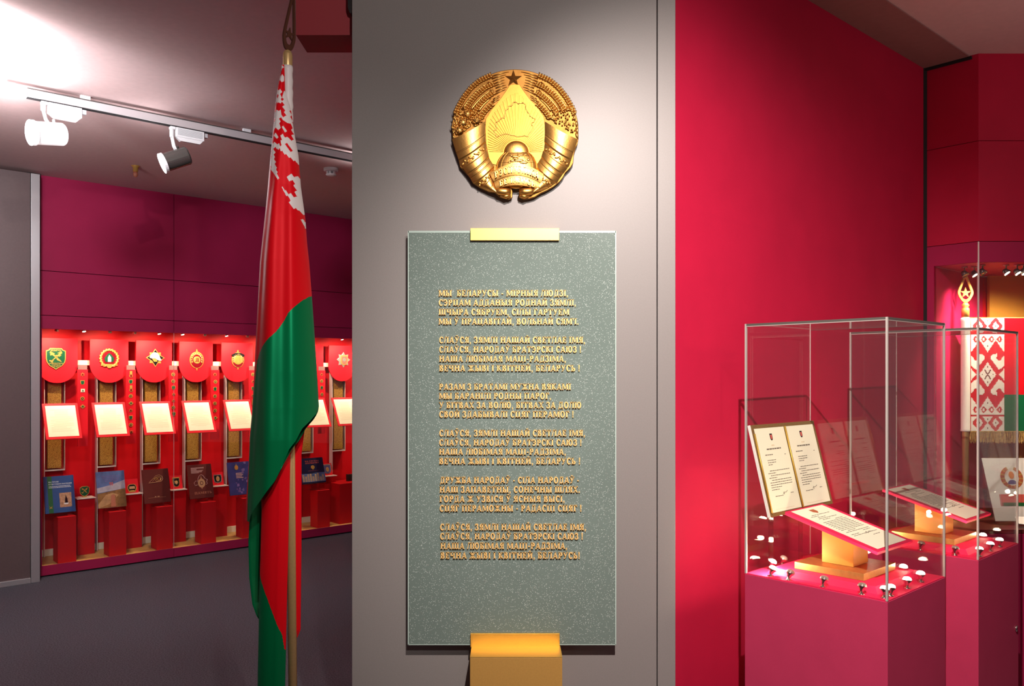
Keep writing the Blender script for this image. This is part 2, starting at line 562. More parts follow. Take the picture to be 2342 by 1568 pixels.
def glyphs():
    G = {}
    G['А'] = (.98, _diag(.14, 0, .47, 1, .11) + _diag(.80, 0, .49, 1, .22) + _bar(.3, .25, .68) + [_r(.0, .32, 0, .085), _r(.62, .98, 0, .085)])
    G['Б'] = (.86, _stem(.24) + _bar(.95, .1, .72) + [_r(.63, .74, .74, 1)] + _ring(.4, .29, .4, .3, -90, 90) + _bar(.55, .2, .42) + _bar(.045, .2, .42))
    G['В'] = (.88, _stem(.24) + _ring(.38, .77, .36, .24, -90, 90) + _ring(.4, .28, .42, .29, -90, 90) + _bar(.52, .2, .42) + _bar(.95, .2, .4) + _bar(.045, .2, .42))
    G['Г'] = (.74, _stem(.24) + _bar(.95, .2, .7) + [_r(.61, .72, .7, 1)])
    G['Д'] = (1.0, _diag(.22, .08, .36, 1, .12) + [_r(.62, .82, 0, 1)] + _bar(.95, .26, .9) + _bar(.05, .04, .98) + [_r(.04, .14, -.18, .1), _r(.88, .98, -.18, .1)])
    G['Е'] = (.8, _stem(.24) + _bar(.95, .2, .72) + _bar(.5, .2, .58) + _bar(.05, .2, .74) + [_r(.62, .73, .76, 1), _r(.65, .76, 0, .26), _r(.5, .59, .38, .62)])
    G['Ж'] = (1.24, _stem(.62) + _diag(.14, 0, .56, .52, .17) + _diag(.16, 1, .56, .48, .14) + _diag(1.1, 0, .68, .52, .17) + _diag(1.08, 1, .68, .48, .14) + [_r(0, .3, 0, .085), _r(.94, 1.24, 0, .085), _r(.02, .26, .915, 1), _r(.98, 1.22, .915, 1)])
    G['З'] = (.78, _ring(.36, .77, .34, .25, -90, 150) + _ring(.36, .28, .38, .3, -150, 90) + [_r(.06, .15, .7, .93), _r(.03, .12, .06, .3)])
    G['І'] = (.46, _stem(.23))
    G['И'] = (1.06, _stem(.24) + _stem(.82) + _diag(.3, .12, .76, .9, .13))
    G['Й'] = (1.06, G['И'][1] + _breve(.53))
    G['К'] = (.96, _stem(.24) + _diag(.3, .45, .76, 1, .13) + _diag(.82, 0, .42, .56, .22) + [_r(.6, .9, .915, 1), _r(.66, .97, 0, .085)])
    G['Л'] = (.98, _diag(.14, 0, .34, 1, .13) + _stem(.76) + _bar(.95, .22, .8) + [_r(0, .24, 0, .1)])
    G['М'] = (1.24, _stem(.16, w=.12) + _stem(1.06) + _diag(.24, 1, .6, .12, .2) + _diag(.98, 1, .62, .12, .1))
    G['Н'] = (1.06, _stem(.24) + _stem(.82) + _bar(.5, .3, .8))
    G['О'] = (.98, _ring(.49, .5, .44, .52, 0, 360, n=20))
    G['П'] = (1.06, _stem(.24) + _stem(.82) + _bar(.95, .2, .84))
    G['Р'] = (.84, _stem(.24) + _ring(.38, .7, .42, .3, -90, 90) + _bar(.95, .2, .4) + _bar(.45, .2, .4))
    G['С'] = (.86, _ring(.48, .5, .42, .52, 42, 318, n=18) + [_r(.72, .81, .66, .96)])
    G['Т'] = (.9, _stem(.45) + _bar(.95, .05, .85) + [_r(.03, .13, .7, 1), _r(.77, .87, .7, 1)])
    G['У'] = (.92, _diag(.16, 1, .5, .32, .22) + _diag(.34, 0, .78, 1, .11) + [_r(.0, .32, .915, 1), _r(.62, .92, .915, 1), _r(.14, .4, 0, .11)])
    G['Ў'] = (.92, G['У'][1] + _breve(.46))
    G['Х'] = (.96, _diag(.18, 1, .78, 0, .22) + _diag(.18, 0, .76, 1, .11) + [_r(0, .34, .915, 1), _r(.62, .94, .915, 1), _r(0, .32, 0, .085), _r(.62, .96, 0, .085)])
    G['Ц'] = (1.08, _stem(.24) + _stem(.8) + _bar(.05, .2, 1.04) + [_r(.94, 1.04, -.18, .1)])
    G['Ч'] = (1.0, _stem(.76) + _stem(.22, .5, 1, 0, 1) + _bar(.48, .14, .8))
    G['Ш'] = (1.42, _stem(.24) + _stem(.71) + _stem(1.18) + _bar(.05, .2, 1.2))
    G['Ы'] = (1.24, _stem(.24) + _ring(.38, .28, .38, .29, -90, 90) + _bar(.52, .2, .4) + _bar(.045, .2, .4) + _stem(1.0))
    G['Ь'] = (.84, _stem(.24) + _ring(.38, .28, .42, .29, -90, 90) + _bar(.52, .2, .4) + _bar(.045, .2, .4))
    G['Э'] = (.86, _ring(.38, .5, .42, .52, -138, 138, n=18) + _bar(.5, .25, .7) + [_r(.04, .13, .66, .96)])
    G['Ю'] = (1.34, _stem(.22) + _bar(.5, .24, .56) + _ring(.86, .5, .42, .52, 0, 360, n=20))
    G['Я'] = (.92, _stem(.68) + _ring(.54, .7, .42, .3, 90, 270) + _bar(.95, .5, .7) + _bar(.45, .5, .7) + _diag(.18, 0, .46, .46, .2) + [_r(.02, .32, 0, .085)])
    G['-'] = (.5, _bar(.4, .08, .42, .13))
    G[','] = (.36, [[(.08, 0), (.28, 0), (.28, .16), (.08, .16)], [(.16, 0), (.28, 0), (.16, -.2), (.08, -.2)]])
    G['.'] = (.36, [_r(.08, .28, 0, .18)])
    G['!'] = (.42, [_r(.1, .3, 0, .18), [(.14, .28), (.26, .28), (.32, 1), (.08, 1)]])
    G["'"] = (.3, [[(.12, .62), (.18, .62), (.25, 1), (.05, 1)]])
    G[' '] = (.36, [])
    G['0'] = (.8, _ring(.4, .5, .36, .5, 0, 360, n=16))
    G['9'] = (.8, _ring(.4, .68, .34, .32, 0, 360, n=14) + _diag(.4, 0, .64, .6, .16))
    G['7'] = (.7, _bar(.95, .08, .66) + _diag(.24, 0, .58, .92, .2))
    return G


GL = glyphs()


def text_width(s, sp=.06):
    return sum(GL[c][0] + sp for c in s) - sp


def put_text(mb, s, x0, x1, zb, h, y0, y1, mi=0, warp=None, sp=.06):
    """letters of cap height h on baseline zb, stretched to run from x0 to x1, pushed from y0 (front) to y1"""
    kx = (x1 - x0) / text_width(s, sp)
    x = x0
    for c in s:
        w, polys = GL[c]
        for p in polys:
            q = [(x + a * kx, zb + b * h) for a, b in p]
            if warp:
                q = [warp(*r) for r in q]
            mb.prism(q, y0, y1, mi)
        x += (w + sp) * kx


def star_pts(cx, cz, R, r, n=5, a0=90):
    return [(cx + (R if i % 2 == 0 else r) * math.cos(math.radians(a0 + 180 * i / n)), cz + (R if i % 2 == 0 else r) * math.sin(math.radians(a0 + 180 * i / n))) for i in range(2 * n)]


def circ_pts(cx, cz, rx, rz=None, n=24):
    rz = rz or rx
    return [(cx + rx * math.cos(2 * PI * i / n), cz + rz * math.sin(2 * PI * i / n)) for i in range(n)]


def shield_pts(cx, cz, w, h, top=1.0):
    """heater outline, w half width, h height, cz the middle"""
    t, b = cz + h / 2, cz - h / 2
    pts = [(cx - w, t), (cx + w, t), (cx + w, t - .55 * h)]
    for i in range(1, 8):
        a = i / 8 * PI / 2
        pts.append((cx + w * math.cos(a) ** .9, t - .55 * h - .45 * h * math.sin(a)))
    pts.append((cx, b))
    for i in range(7, 0, -1):
        a = i / 8 * PI / 2
        pts.append((cx - w * math.cos(a) ** .9, t - .55 * h - .45 * h * math.sin(a)))
    pts.append((cx - w, t - .55 * h))
    return pts

# ================================================================== SETTING
struct('floor', MB().box(-9, 9, -4, 13, -0.1, 0), 'carpet')

# ceiling with an added, unseen recess shaped to cut the washer light
mb = MB()
RX0, RX1, RY0, RY1 = -0.6, 1.2, 0.1, 1.1
rc = Matrix.Translation((0.3, 0.6, 0)) @ Matrix.Rotation(ROT, 4, 'Z')
ra, rb = 1.1, 0.4
q = [rc @ Vector(p) for p in ((-ra, -rb, 0), (ra, -rb, 0), (ra, rb, 0), (-ra, rb, 0))]
outer = [(-9, -4), (9, -4), (9, 13), (-9, 13)]
vs = [(x, y, CEIL) for x, y in outer] + [(p.x, p.y, CEIL) for p in q] + [(p.x, p.y, CEIL + .2) for p in q]
mb.add(vs, [(0, 4, 5, 1), (1, 5, 6, 2), (2, 6, 7, 3), (3, 7, 4, 0), (4, 8, 9, 5), (5, 9, 10, 6), (6, 10, 11, 7), (7, 11, 8, 4), (8, 11, 10, 9)])
mb.add([(x, y, CEIL + .25) for x, y in outer], [(0, 1, 2, 3)])
struct('ceiling', mb, 'ceil')

# --- right-hand crimson wall and the corner beyond it
CR = Vector((2.114, 4.255, 0))                       # corner foot
PE = 2.867                                          # face of the grey pier
t0 = (CR.x - (1545 - CX) / F * CR.y) / (W.x - (1545 - CX) / F * W.y)
RW0 = CR - W * t0                                   # where the crimson wall meets the pier
mb = MB()
rmx = Matrix.Translation(RW0) @ Matrix.Rotation(ROT, 4, 'Z')
mb.box(0, t0, 0, .12, 0, CEIL, mx=rmx)
struct('wall_right', mb, 'crimson')

u = (2238 - CX) / F
ka = (u * CR.y - CR.x) / (-N.x - u * -N.y)
B0 = CR - N * ka                                    # where the facet turns to face the viewer
NB = (Vector((0, 1, 0)))
XE = 3.6
mb = MB()


def facet(mb, z0, z1, th=.05, mi=0):
    """the two-faced front of the corner display, between two heights"""
    a, b, c = CR, B0, Vector((XE, B0.y, 0))
    a2, b2, c2 = CR + W * th, B0 + Vector((th * .62, th, 0)), Vector((XE, B0.y + th, 0))
    vs = []
    for z in (z0, z1):
        vs += [(p.x, p.y, z) for p in (a, b, c, c2, b2, a2)]
    n = 6
    fs = [(5, 4, 1, 0), (4, 3, 2, 1), (6, 7, 10, 11), (7, 8, 9, 10)]
    for i in range(n):
        j = (i + 1) % n
        fs.append((i, j, j + n, i + n))
    mb.add(vs, fs, mi)


facet(mb, 2.253, 2.742)
facet(mb, 2.745, CEIL)
mb2 = MB()
struct('wall_far', mb, 'crimson')
# dark shadow gap along the corner and ceiling strip
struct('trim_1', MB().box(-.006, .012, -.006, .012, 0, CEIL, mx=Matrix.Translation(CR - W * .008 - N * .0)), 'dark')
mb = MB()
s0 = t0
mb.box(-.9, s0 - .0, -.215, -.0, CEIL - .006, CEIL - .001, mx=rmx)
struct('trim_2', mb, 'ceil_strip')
g = Matrix.Translation(CR) @ Matrix.Rotation(ROT, 4, 'Z')
struct('trim_3', MB().box(-.012, .0, -.225, 0, CEIL - .02, CEIL - .0065, mx=g), 'dark')

# --- grey pier with its joint
X0, X1, XJ = (805 - CX) / F * PE, (1545 - CX) / F * PE, (1503 - CX) / F * PE
mb = MB()
mb.box(X0, XJ - .0016, PE, PE + .05, 0, CEIL)
mb.box(XJ + .0016, X1, PE, PE + .05, 0, CEIL)
struct('wall_front', mb, 'grey', bevel=.0015)
struct('trim_4', MB().box(X0 + .002, X1 - .03, PE + .012, PE + .075, 0, CEIL), 'dark')
# side return of the pier, leading back
struct('wall_side', MB().box(X0, X0 + .06, PE + .08, 5.2, 0, CEIL), 'crimson_panel')
# header over the passage on the left of the pier
struct('trim_5', MB().box(-.756, X0 - .001, PE + .04, PE + .198, 2.787, CEIL), 'beam')
struct('trim_6', MB().box(-.81, -.758, PE + .04, PE + .198, CEIL - .05, CEIL - .002), 'ceil')

# --- left display wall: panels above the showcase
lmx = Matrix.Translation(OL) @ Matrix.Rotation(ROT, 4, 'Z')
SEND = 3.75
mb = MB()
gap = .0022
for s0_, s1_ in ((0, 1.042), (1.042, 2.084), (2.084, 3.126), (3.126, SEND)):
    mb.box(s0_ + gap, s1_ - gap, 0, .03, 2.068 + gap, 2.42 - gap, mx=lmx)
    mb.box(s0_ + gap, s1_ - gap, 0, .03, 2.42 + gap, CEIL, mx=lmx)
struct('wall_back', mb, 'crimson_panel', bevel=.001)
struct('trim_7', MB().box(0, SEND, .02, .05, 2.05, CEIL, mx=lmx), 'dark')

# --- grey partition on the far left, with aluminium edge and base trim
mb = MB().box(-3.0, -.092, -.135, -.06, .03, 3.145, mx=lmx)
struct('wall_left', mb, 'grey2')
mb = MB().box(-.088, -.026, -.145, -.05, 0.0, 3.145, mx=lmx)
struct('trim_8', mb, 'alu', bevel=.003)
mb = MB().box(-3.0, -.09, -.15, -.055, 0.0, .042, mx=lmx)
struct('baseboard_left', mb, 'alu', bevel=.003)
struct('trim_9', MB().box(-.09, -.0, -.04, .03, 0, CEIL, mx=lmx), 'dark')

# ================================================================== LEFT SHOWCASE
DEP = .50
cab = empty('display_cabinet', OL, ROT, 'long red built-in showcase behind glass along the left wall', 'display cabinet')
MB().box(0, SEND, DEP, DEP + .03, .03, 2.06).build('back_panel', 'red_in', cab)
MB().box(-.03, -.002, 0.0, DEP + .03, .03, 2.06).build('side_panel', 'red_in', cab)
MB().box(0, SEND, .012, DEP, .03, .068).build('floor_board', 'wood', cab)
MB().box(0, SEND, .03, DEP, 1.99, 2.05).build('top_panel', 'red_in', cab)
MB().box(0, SEND, DEP - .02, DEP - .001, .069, .125).build('skirting', 'cream', cab)
mb = MB()
for s0_, s1_ in ((0, 1.042), (1.042, 2.084), (2.084, 3.126), (3.126, SEND)):
    mb.box(s0_ + .002, s1_ - .002, 0, .024, 1.962, 2.066)
mb.build('header', 'crimson_panel', cab, bevel=.001)
mb = MB()
for s0_, s1_ in ((0, 1.042), (1.042, 2.084), (2.084, 3.126), (3.126, SEND)):
    mb.box(s0_ + .0015, s1_ - .0015, 0, .012, .012, .088)
mb.build('base_fascia', 'crimson_panel', cab, bevel=.001)
MB().box(0, .018, .0, .03, .09, 1.96).build('jamb', 'crimson_panel', cab)
for s0_, s1_ in ((0.018, 1.0405), (1.0435, 2.0825), (2.0855, 3.1245), (3.1275, SEND)):
    g_ = MB().box(s0_, s1_, .002, .008, .088, 1.962).build('glass_pane', 'glass', cab)
    if s0_ > 1:
        MB().box(s0_ - .0024, s0_ - .0004, .0025, .0075, .088, 1.962).build('glass_edge', 'clear_edge', g_)
MB().box(0, SEND, .02, .10, 0.0, .028).build('recessed_plinth', 'dark', cab)

rail = MB().box(.05, SEND, .412, .425, 1.68, 1.722)
for k in range(7):
    rail.box(.29 + .55 * k, .31 + .55 * k, .425, DEP - .001, 1.69, 1.71)
tag(rail.build('picture_rail', 'cream', loc=OL, rot=(0, 0, ROT)), 'long cream rail behind the shield plaques of the left showcase', 'rail')


def px_thing(name, s, t, z, label, cat, group=None, lean=0.0):
    o = empty(name, lw(s, t, z), ROT, label, cat, group)
    o.rotation_euler = (-lean, 0, ROT)
    return o


# what each plaque shows, used to tell neighbours apart
PLQ = ['green shield', 'gold wreath', 'white helmet star', 'pointed oval', 'gold disc', None, 'hidden', 'silver star']

# --- low pedestals
LOW = [(132, 174.8), (251.3, 290.4), (358.6, 395.6), (463.9, 497.6), None, None, (727, 754.5)]
lows = {}
LOWN = ['carrying the blue book', 'carrying the landscape photo book', 'carrying the maroon book with a gold swoosh', 'carrying the maroon book with a map outline', 'carrying the violet book beside the flag', None, 'carrying the navy book right of the flag']
for k in (0, 1, 2, 3, 4, 6):
    c = .225 + .3888 * k
    m_ = MB().box(-.0685, .0685, 0, .15, 0, .374)
    o = m_.build('display_pedestal', 'red_in', loc=lw(c, .11, .0682), rot=(0, 0, ROT), bevel=.0015)
    tag(o, 'low red pedestal ' + LOWN[k], 'pedestal', 'low red pedestals in the left showcase')
    lows[k] = c
# --- tall pedestals
TALLN = ['holding the green shield badge', 'with the red card of the round-topped black badge', 'with the red card of the black animal badge', 'with the red card of the square black badge', None, None, 'behind the navy book, right of the flag']
talls = {}
for k in (0, 1, 2, 3, 6):
    c = .4275 + .3886 * k
    p = empty('display_pedestal', lw(c, .34, .0682), ROT, 'tall red pedestal ' + TALLN[k], 'pedestal', 'tall red pedestals in the left showcase')
    MB().box(-.0675, .0675, 0, .12, 0, .474).build('body', 'red_in', p, bevel=.0015)
    MB().box(-.074, .074, -.014, .12, .4745, .4815).build('clear_top', 'clear_edge', p)
    talls[k] = c
# red counter at the end, right of the flag
MB_ = MB().box(0, .55, .16, .44, .0, .41)
sC = ls(771, .16)
tag(MB_.build('display_pedestal', 'red_in', loc=lw(sC + .03, 0, .0682), rot=(0, 0, ROT)), 'wide red block at the far right end of the left showcase', 'pedestal')
MBk = MB().box(0, .12, 0, .05, 0, .07).box(.02, .10, -.004, 0, .015, .055)
tag(MBk.build('control_box', 'black', loc=lw(ls(797, .3), .3, .4786), rot=(0, 0, ROT), bevel=.004), 'small black box on the wide red block, beside the pier', 'box')

# --- plaques with emblems
SHT = .39
PL = [(81, 177.5, 771, 874), (204, 293, 775, 875), (309, 393, 778, 873), (408, 486, 780, 873), (505, 577, 783, 874), None, (672, 741, 788, 872), (748, 813, 786, 909)]
plq = {}
PLS = ['with the green shield', 'with the gold wreath', 'with the white helmet', 'with the pointed oval', 'with the gold disc', None, 'behind the hanging flag', 'with the silver star']
PLN = ['carrying the green shield emblem, leftmost', 'carrying the gold wreath emblem with a watchtower', 'carrying the eight-pointed star with a white helmet', 'carrying the pointed dark red oval emblem', 'carrying the gold disc emblem, just left of the flag', None, 'mostly hidden behind the hanging flag', 'carrying the silver star emblem, beside the grey pier']
for k, p in enumerate(PL):
    if not p:
        continue
    sa, sb = ls(p[0], SHT), ls(p[1], SHT)
    w = .157
    c = (sa + sb) / 2
    zt, zb = 1.905, 1.528
    pts = [(-w, 0), (w, 0)]
    for i in range(11):
        a = i / 10 * PI / 2
        pts.append((w * math.cos(a) ** .92, -.22 - .157 * math.sin(a) ** 1.12))
    for i in range(9, -1, -1):
        a = i / 10 * PI / 2
        pts.append((-w * math.cos(a) ** .92, -.22 - .157 * math.sin(a) ** 1.12))
    o = empty('shield_plaque', lw(c, SHT, zt), ROT, 'red shield-shaped plaque ' + PLN[k], 'plaque', 'red shield plaques in the left showcase')
    MB().prism(pts, -.014, 0.0).build('board', 'red_card', o, bevel=.001)
    MB().box(-.03, .03, .0, DEP - SHT - .001, -.16, -.10).build('mount', 'red_in', o)
    plq[k] = (o, c)


def emb(k, name, label, dx=0.0, dz=-.17):
    o, c = plq[k]
    return empty(name, lw(c + dx, SHT - .0145, 1.905 + dz), ROT, label, 'emblem', 'emblems on the red shield plaques')


def twig(mb, x0, z0, x1, z1, w, mi, y0=-.014, y1=-.006):
    d = Vector((x1 - x0, 0, z1 - z0))
    n_ = Vector((-d.z, 0, d.x)).normalized() * w
    mb.prism([(x0 + n_.x, z0 + n_.z), (x0 - n_.x, z0 - n_.z), (x1 - n_.x * .3, z1 - n_.z * .3), (x1 + n_.x * .3, z1 + n_.z * .3)], y0, y1, mi)


# green shield with sword and griffin strokes
def badge_shield_green(o, s=1.0):
    P = [(-.045, .088), (.045, .088), (.052, .076), (.066, .070), (.076, .066), (.076, -.0), (.07, -.03), (.05, -.06), (0, -.092), (-.05, -.06), (-.07, -.03), (-.076, 0), (-.076, .066), (-.066, .070), (-.052, .076)]
    P = [(a * s, b * s) for a, b in P]
    MB().prism(P, -.008 * s, 0).build('rim', 'gilt', o, bevel=.0012 * s)
    MB().prism([(a * .9, b * .91) for a, b in P], -.0095 * s, -.0075 * s).build('enamel', 'enamel_green', o)
    mb = MB()
    y0, y1 = -.0115 * s, -.009 * s
    if s > .5:
        put_text(mb, 'БЕЛАРУСЬ', -.04 * s, .04 * s, .062 * s, .014 * s, y0, y1)
        put_text(mb, 'ДЗЯРЖАЎНАЯ', -.05 * s, .05 * s, -.044 * s, .009 * s, y0, y1)
        put_text(mb, 'АХОЎНАЯ', -.034 * s, .034 * s, -.058 * s, .009 * s, y0, y1)
        put_text(mb, 'СЛУЖБА', -.026 * s, .026 * s, -.072 * s, .009 * s, y0, y1)
    for a in ((-.043, .052, .035, -.018, .008), (.043, .052, -.035, -.022, .007), (-.045, .055, -.01, .04, .007), (.045, .055, .012, .046, .007), (-.035, -.03, -.02, -.012, .009), (-.044, .03, -.02, .035, .006), (.02, .02, .04, .03, .006), (0, .03, .01, -.01, .008), (-.05, -.018, -.02, -.02, .006), (.01, -.005, .042, -.026, .007)):
        twig(mb, a[0] * s, a[1] * s, a[2] * s, a[3] * s, a[4] * s, 0, y0, y1)
    mb.build('relief', 'gilt', o)


o = emb(0, 'shield_emblem', 'green enamel shield emblem with gilt rim and lettering on the leftmost plaque', -.012, -.172)
badge_shield_green(o)
# gold wreath with watchtower
o = emb(1, 'wreath_emblem', 'gilt oak wreath emblem with red and green enamel and a small white tower', -.003, -.165)
mb = MB()
for i in range(34):
    a = math.radians(-62 + 304 * i / 33)
    mb.ell((.07 * math.cos(a), -.008, .075 * math.sin(a)), (.019, .007, .009), 8, rot=Matrix.Rotation(-(a + PI / 2 + (.7 if i % 2 else -.5)), 4, 'Y'))
mb.build('wreath', 'gilt', o, smooth=True)
P = [(-.03, .058), (.03, .058), (.055, .044), (.05, .01), (.035, -.05), (-.035, -.05), (-.05, .01), (-.055, .044)]
MB().prism(P, -.006, -.001).build('backing', 'enamel_red', o)
MB().prism([(-.018, .03), (0, .047), (.018, .03), (.04, 0), (.03, -.03), (-.03, -.03), (-.04, 0)], -.008, -.0055).build('enamel', 'enamel_green', o)
MB().prism([(-.012, -.03), (.014, -.03), (.014, .008), (0, .03), (-.012, .008)], -.0105, -.0075).build('tower', 'enamel_white', o)
MB().prism([(-.06, -.05), (.06, -.05), (.07, -.062), (.02, -.072), (.012, -.085), (-.01, -.085), (-.02, -.072), (-.07, -.064)], -.012, -.001).build('ribbon', 'gilt', o, bevel=.002)
# eight-pointed star with helmet
o = emb(2, 'star_emblem', 'eight-pointed star emblem with a white helmet and gilt edges', .008, -.155)
mb = MB()
mb.prism(star_pts(0, 0, .082, .046, 4, 90), -.006, 0, 0)
mb.prism(star_pts(0, 0, .070, .045, 4, 45), -.004, 0, 0)
mb.build('rays', 'gilt', o, bevel=.001)
mb = MB().prism(star_pts(0, 0, .072, .038, 4, 90), -.0075, -.0055)
mb.build('enamel', 'enamel_black', o)
mb = MB()
mb.prism([(-.052, .0), (-.045, .022), (-.03, .04), (-.008, .05), (.015, .044), (.032, .024), (.04, 0), (.054, -.024), (.032, -.026), (.012, -.018), (0, -.006), (-.03, -.006)], -.013, -.007)
mb.build('helmet', 'enamel_white', o, bevel=.002)
MB().prism([(-.03, -.007), (0, -.007), (.012, -.02), (.016, -.034), (-.012, -.036)], -.0105, -.007).build('face', 'orange', o)


def oval_badge(o, rx, rz, inner, disc):
    mb = MB().prism(circ_pts(0, 0, rx, rz, 28), -.008, 0)
    mb.build('rim', 'gilt', o, bevel=.0015)
    MB().prism(circ_pts(0, -.004, rx * .88, rz * .88, 28), -.0095, -.0075).build('enamel', 'enamel_red', o)
    mb = MB()
    twig(mb, 0, rz * .8, 0, rz * 1.28, .010, 0, -.008, 0)
    twig(mb, 0, -rz * .8, 0, -rz * 1.25, .009, 0, -.008, 0)
    for i in range(18):
        a = 2 * PI * i / 18
        if math.sin(a) > -.5:
            mb.ell((rx * .72 * math.cos(a), -.010, rz * .72 * math.sin(a)), (.009, .004, .007), 7)
    mb.build('ornament', 'gilt', o)
    mb = MB()
    mb.prism(circ_pts(0, 0, inner, inner, 24), -.014, -.008)
    mb.build('disc', disc, o, bevel=.002)
    return o


o = emb(3, 'oval_emblem', 'pointed oval emblem in dark red enamel with gilt letter shape', .003, -.17)
oval_badge(o, .066, .078, .034, 'gilt')
mb = MB()
put_text(mb, 'Д', -.018, .018, -.014, .03, -.0165, -.0135)
mb.build('letter', 'enamel_red', o)
o = emb(4, 'disc_emblem', 'gilt oval emblem with a shining gold disc and dark ribbon', .003, -.165)
oval_badge(o, .062, .075, .045, 'gilt')
MB().prism([(-.066, .05), (-.03, .066), (.03, .066), (.066, .05), (.056, .03), (.03, .042), (-.03, .042), (-.056, .03)], -.013, -.009).build('ribbon', 'enamel_black', o)
mb = MB()
for a in ((-.025, -.03, -.01, .02, .005), (.025, -.03, .01, .02, .005), (-.03, -.03, .03, -.03, .005)):
    twig(mb, *a, 0, -.017, -.013)
mb.build('relief', 'orange', o)
o = emb(7, 'star_emblem', 'silver pointed star emblem with a red shield, right of the flag', .012, -.15)
MB().prism(star_pts(0, 0, .082, .056, 8, 90), -.008, 0).build('rays', 'silver', o, bevel=.0015)
MB().prism(shield_pts(.006, -.006, .042, .105), -.013, -.007).build('shield', 'gilt', o, bevel=.002)
MB().prism(shield_pts(.006, -.006, .032, .085), -.0145, -.0125).build('enamel', 'title_red', o)
MB().prism(circ_pts(.006, 0, .018), -.017, -.014).build('disc', 'silver', o)

# --- columns of golden grain
for k in (0, 1, 2, 3, 4, 6, 7):
    c = plq[k][1] - .005 if k in plq else .2 + .38 * k
    o = empty('grain_column', lw(c, .44, .07), ROT, 'clear upright box of golden grain below the plaque ' + PLS[k], 'display column', 'grain columns in the left showcase')
    MB().box(-.052, .052, .004, .05, .74, 1.66).build('grain_fill', 'grain', o)
    MB().box(-.074, .074, -.004, .055, .73, 1.665).build('clear_box', 'acrylic', o)
    MB().box(-.080, -.0745, -.005, .055, .0, 1.665).build('clear_upright', 'clear_edge', o)
    MB().box(.0745, .078, -.005, .055, .72, 1.665).build('clear_edge', 'clear_edge', o)
    MB().box(-.0745, .078, -.005, .055, .718, .7295).build('clear_bottom', 'clear_edge', o)

# --- tilted document boards
DOC = {0: (98.5, 174), 1: (209.5, 284.5), 2: (315.5, 391), 3: (415.5, 480), 4: (509, 572), 6: (688, 741), 7: (753, 813)}
LEAN = math.atan2(.15, .285)
for k, (a, b) in DOC.items():
    sc_ = (ls(a, .25) + ls(b, .25)) / 2
    o = px_thing('document_board', sc_, .10, 1.077, 'cream document on a tilted red board below the plaque ' + PLS[k], 'document', 'documents on tilted boards in the left showcase', LEAN)
    MB().box(-.133, .133, 0, .008, 0, .322).build('board', 'red_card', o, bevel=.001)
    mb = MB().box(-.112, .112, -.0012, -.0002, .022, .300)
    r = random.Random(k)
    z = .265
    mi_ = 1
    while z > .06:
        x1 = .085 - (r.random() * .06 if r.random() < .3 else 0)
        x0 = -.085 + (.02 if r.random() < .2 else 0)
        if .2 < z < .25 or r.random() < .12:
            x0, x1 = -.05, .05
        mb.box(x0, x1, -.0016, -.0011, z, z + .0022, 1)
        z -= .0095
    mb.build('paper', ['paper', 'ink_faint'], o)
    MB().box(-.02, .02, .008, .13, .10, .125).build('bracket', 'red_in', o)

# --- narrow strips with badges
STR = {0: (177, 201, 5), 1: (288, 311, 9), 2: (388, 405, 7), 3: (483, 501, 7), 4: (571, 586, 5), 6: (730, 742, 6)}
ORD = ['topmost', 'second', 'third', 'fourth', 'fifth', 'sixth', 'seventh', 'eighth', 'ninth']


def pin(name, kind):
    o = empty(name, (0, 0, 0))
    if kind == 0:
        MB().prism(star_pts(0, 0, .017, .009, 6), -.003, 0).build('rays', 'gilt', o)
        MB().prism(circ_pts(0, 0, .008), -.0045, -.0025).build('disc', 'enamel_red', o)
    elif kind == 1:
        MB().prism(circ_pts(0, 0, .017, .017), -.003, 0).build('rim', 'gilt', o)
        MB().prism(circ_pts(0, 0, .010, .010), -.0045, -.0025).build('disc', 'enamel_black', o)
        MB().prism(star_pts(0, 0, .008, .004), -.006, -.004).build('star', 'gilt', o)
    elif kind == 2:
        MB().prism(shield_pts(0, 0, .016, .036), -.003, 0).build('rim', 'gilt', o)
        MB().prism(shield_pts(0, 0, .012, .028), -.0045, -.0025).build('enamel', 'enamel_green', o)
    elif kind == 3:
        MB().box(-.010, .010, -.004, 0, -.004, .030).build('bar', 'gilt', o)
        MB().prism(circ_pts(0, -.012, .014), -.004, 0).build('disc', 'gilt', o)
        MB().prism(circ_pts(0, -.012, .009), -.0055, -.0035).build('enamel', 'enamel_red', o)
    elif kind == 4:
        mb = MB().prism([(-.016, -.014), (.016, -.014), (.016, .014), (-.016, .014)], -.003, 0)
        mb.build('rim', 'cream', o)
        MB().prism([(-.009, -.007), (.009, -.007), (0, .009)], -.0045, -.0025).build('enamel', 'enamel_green', o)
    else:
        MB().prism([(-.022, 0), (-.009, .01), (0, .02), (.009, .01), (.022, 0), (.009, -.012), (0, -.02), (-.009, -.012)], -.003, 0).build('rays', 'gilt', o)
        MB().prism(circ_pts(0, 0, .007), -.0045, -.0025).build('disc', 'enamel_green', o)
    return o


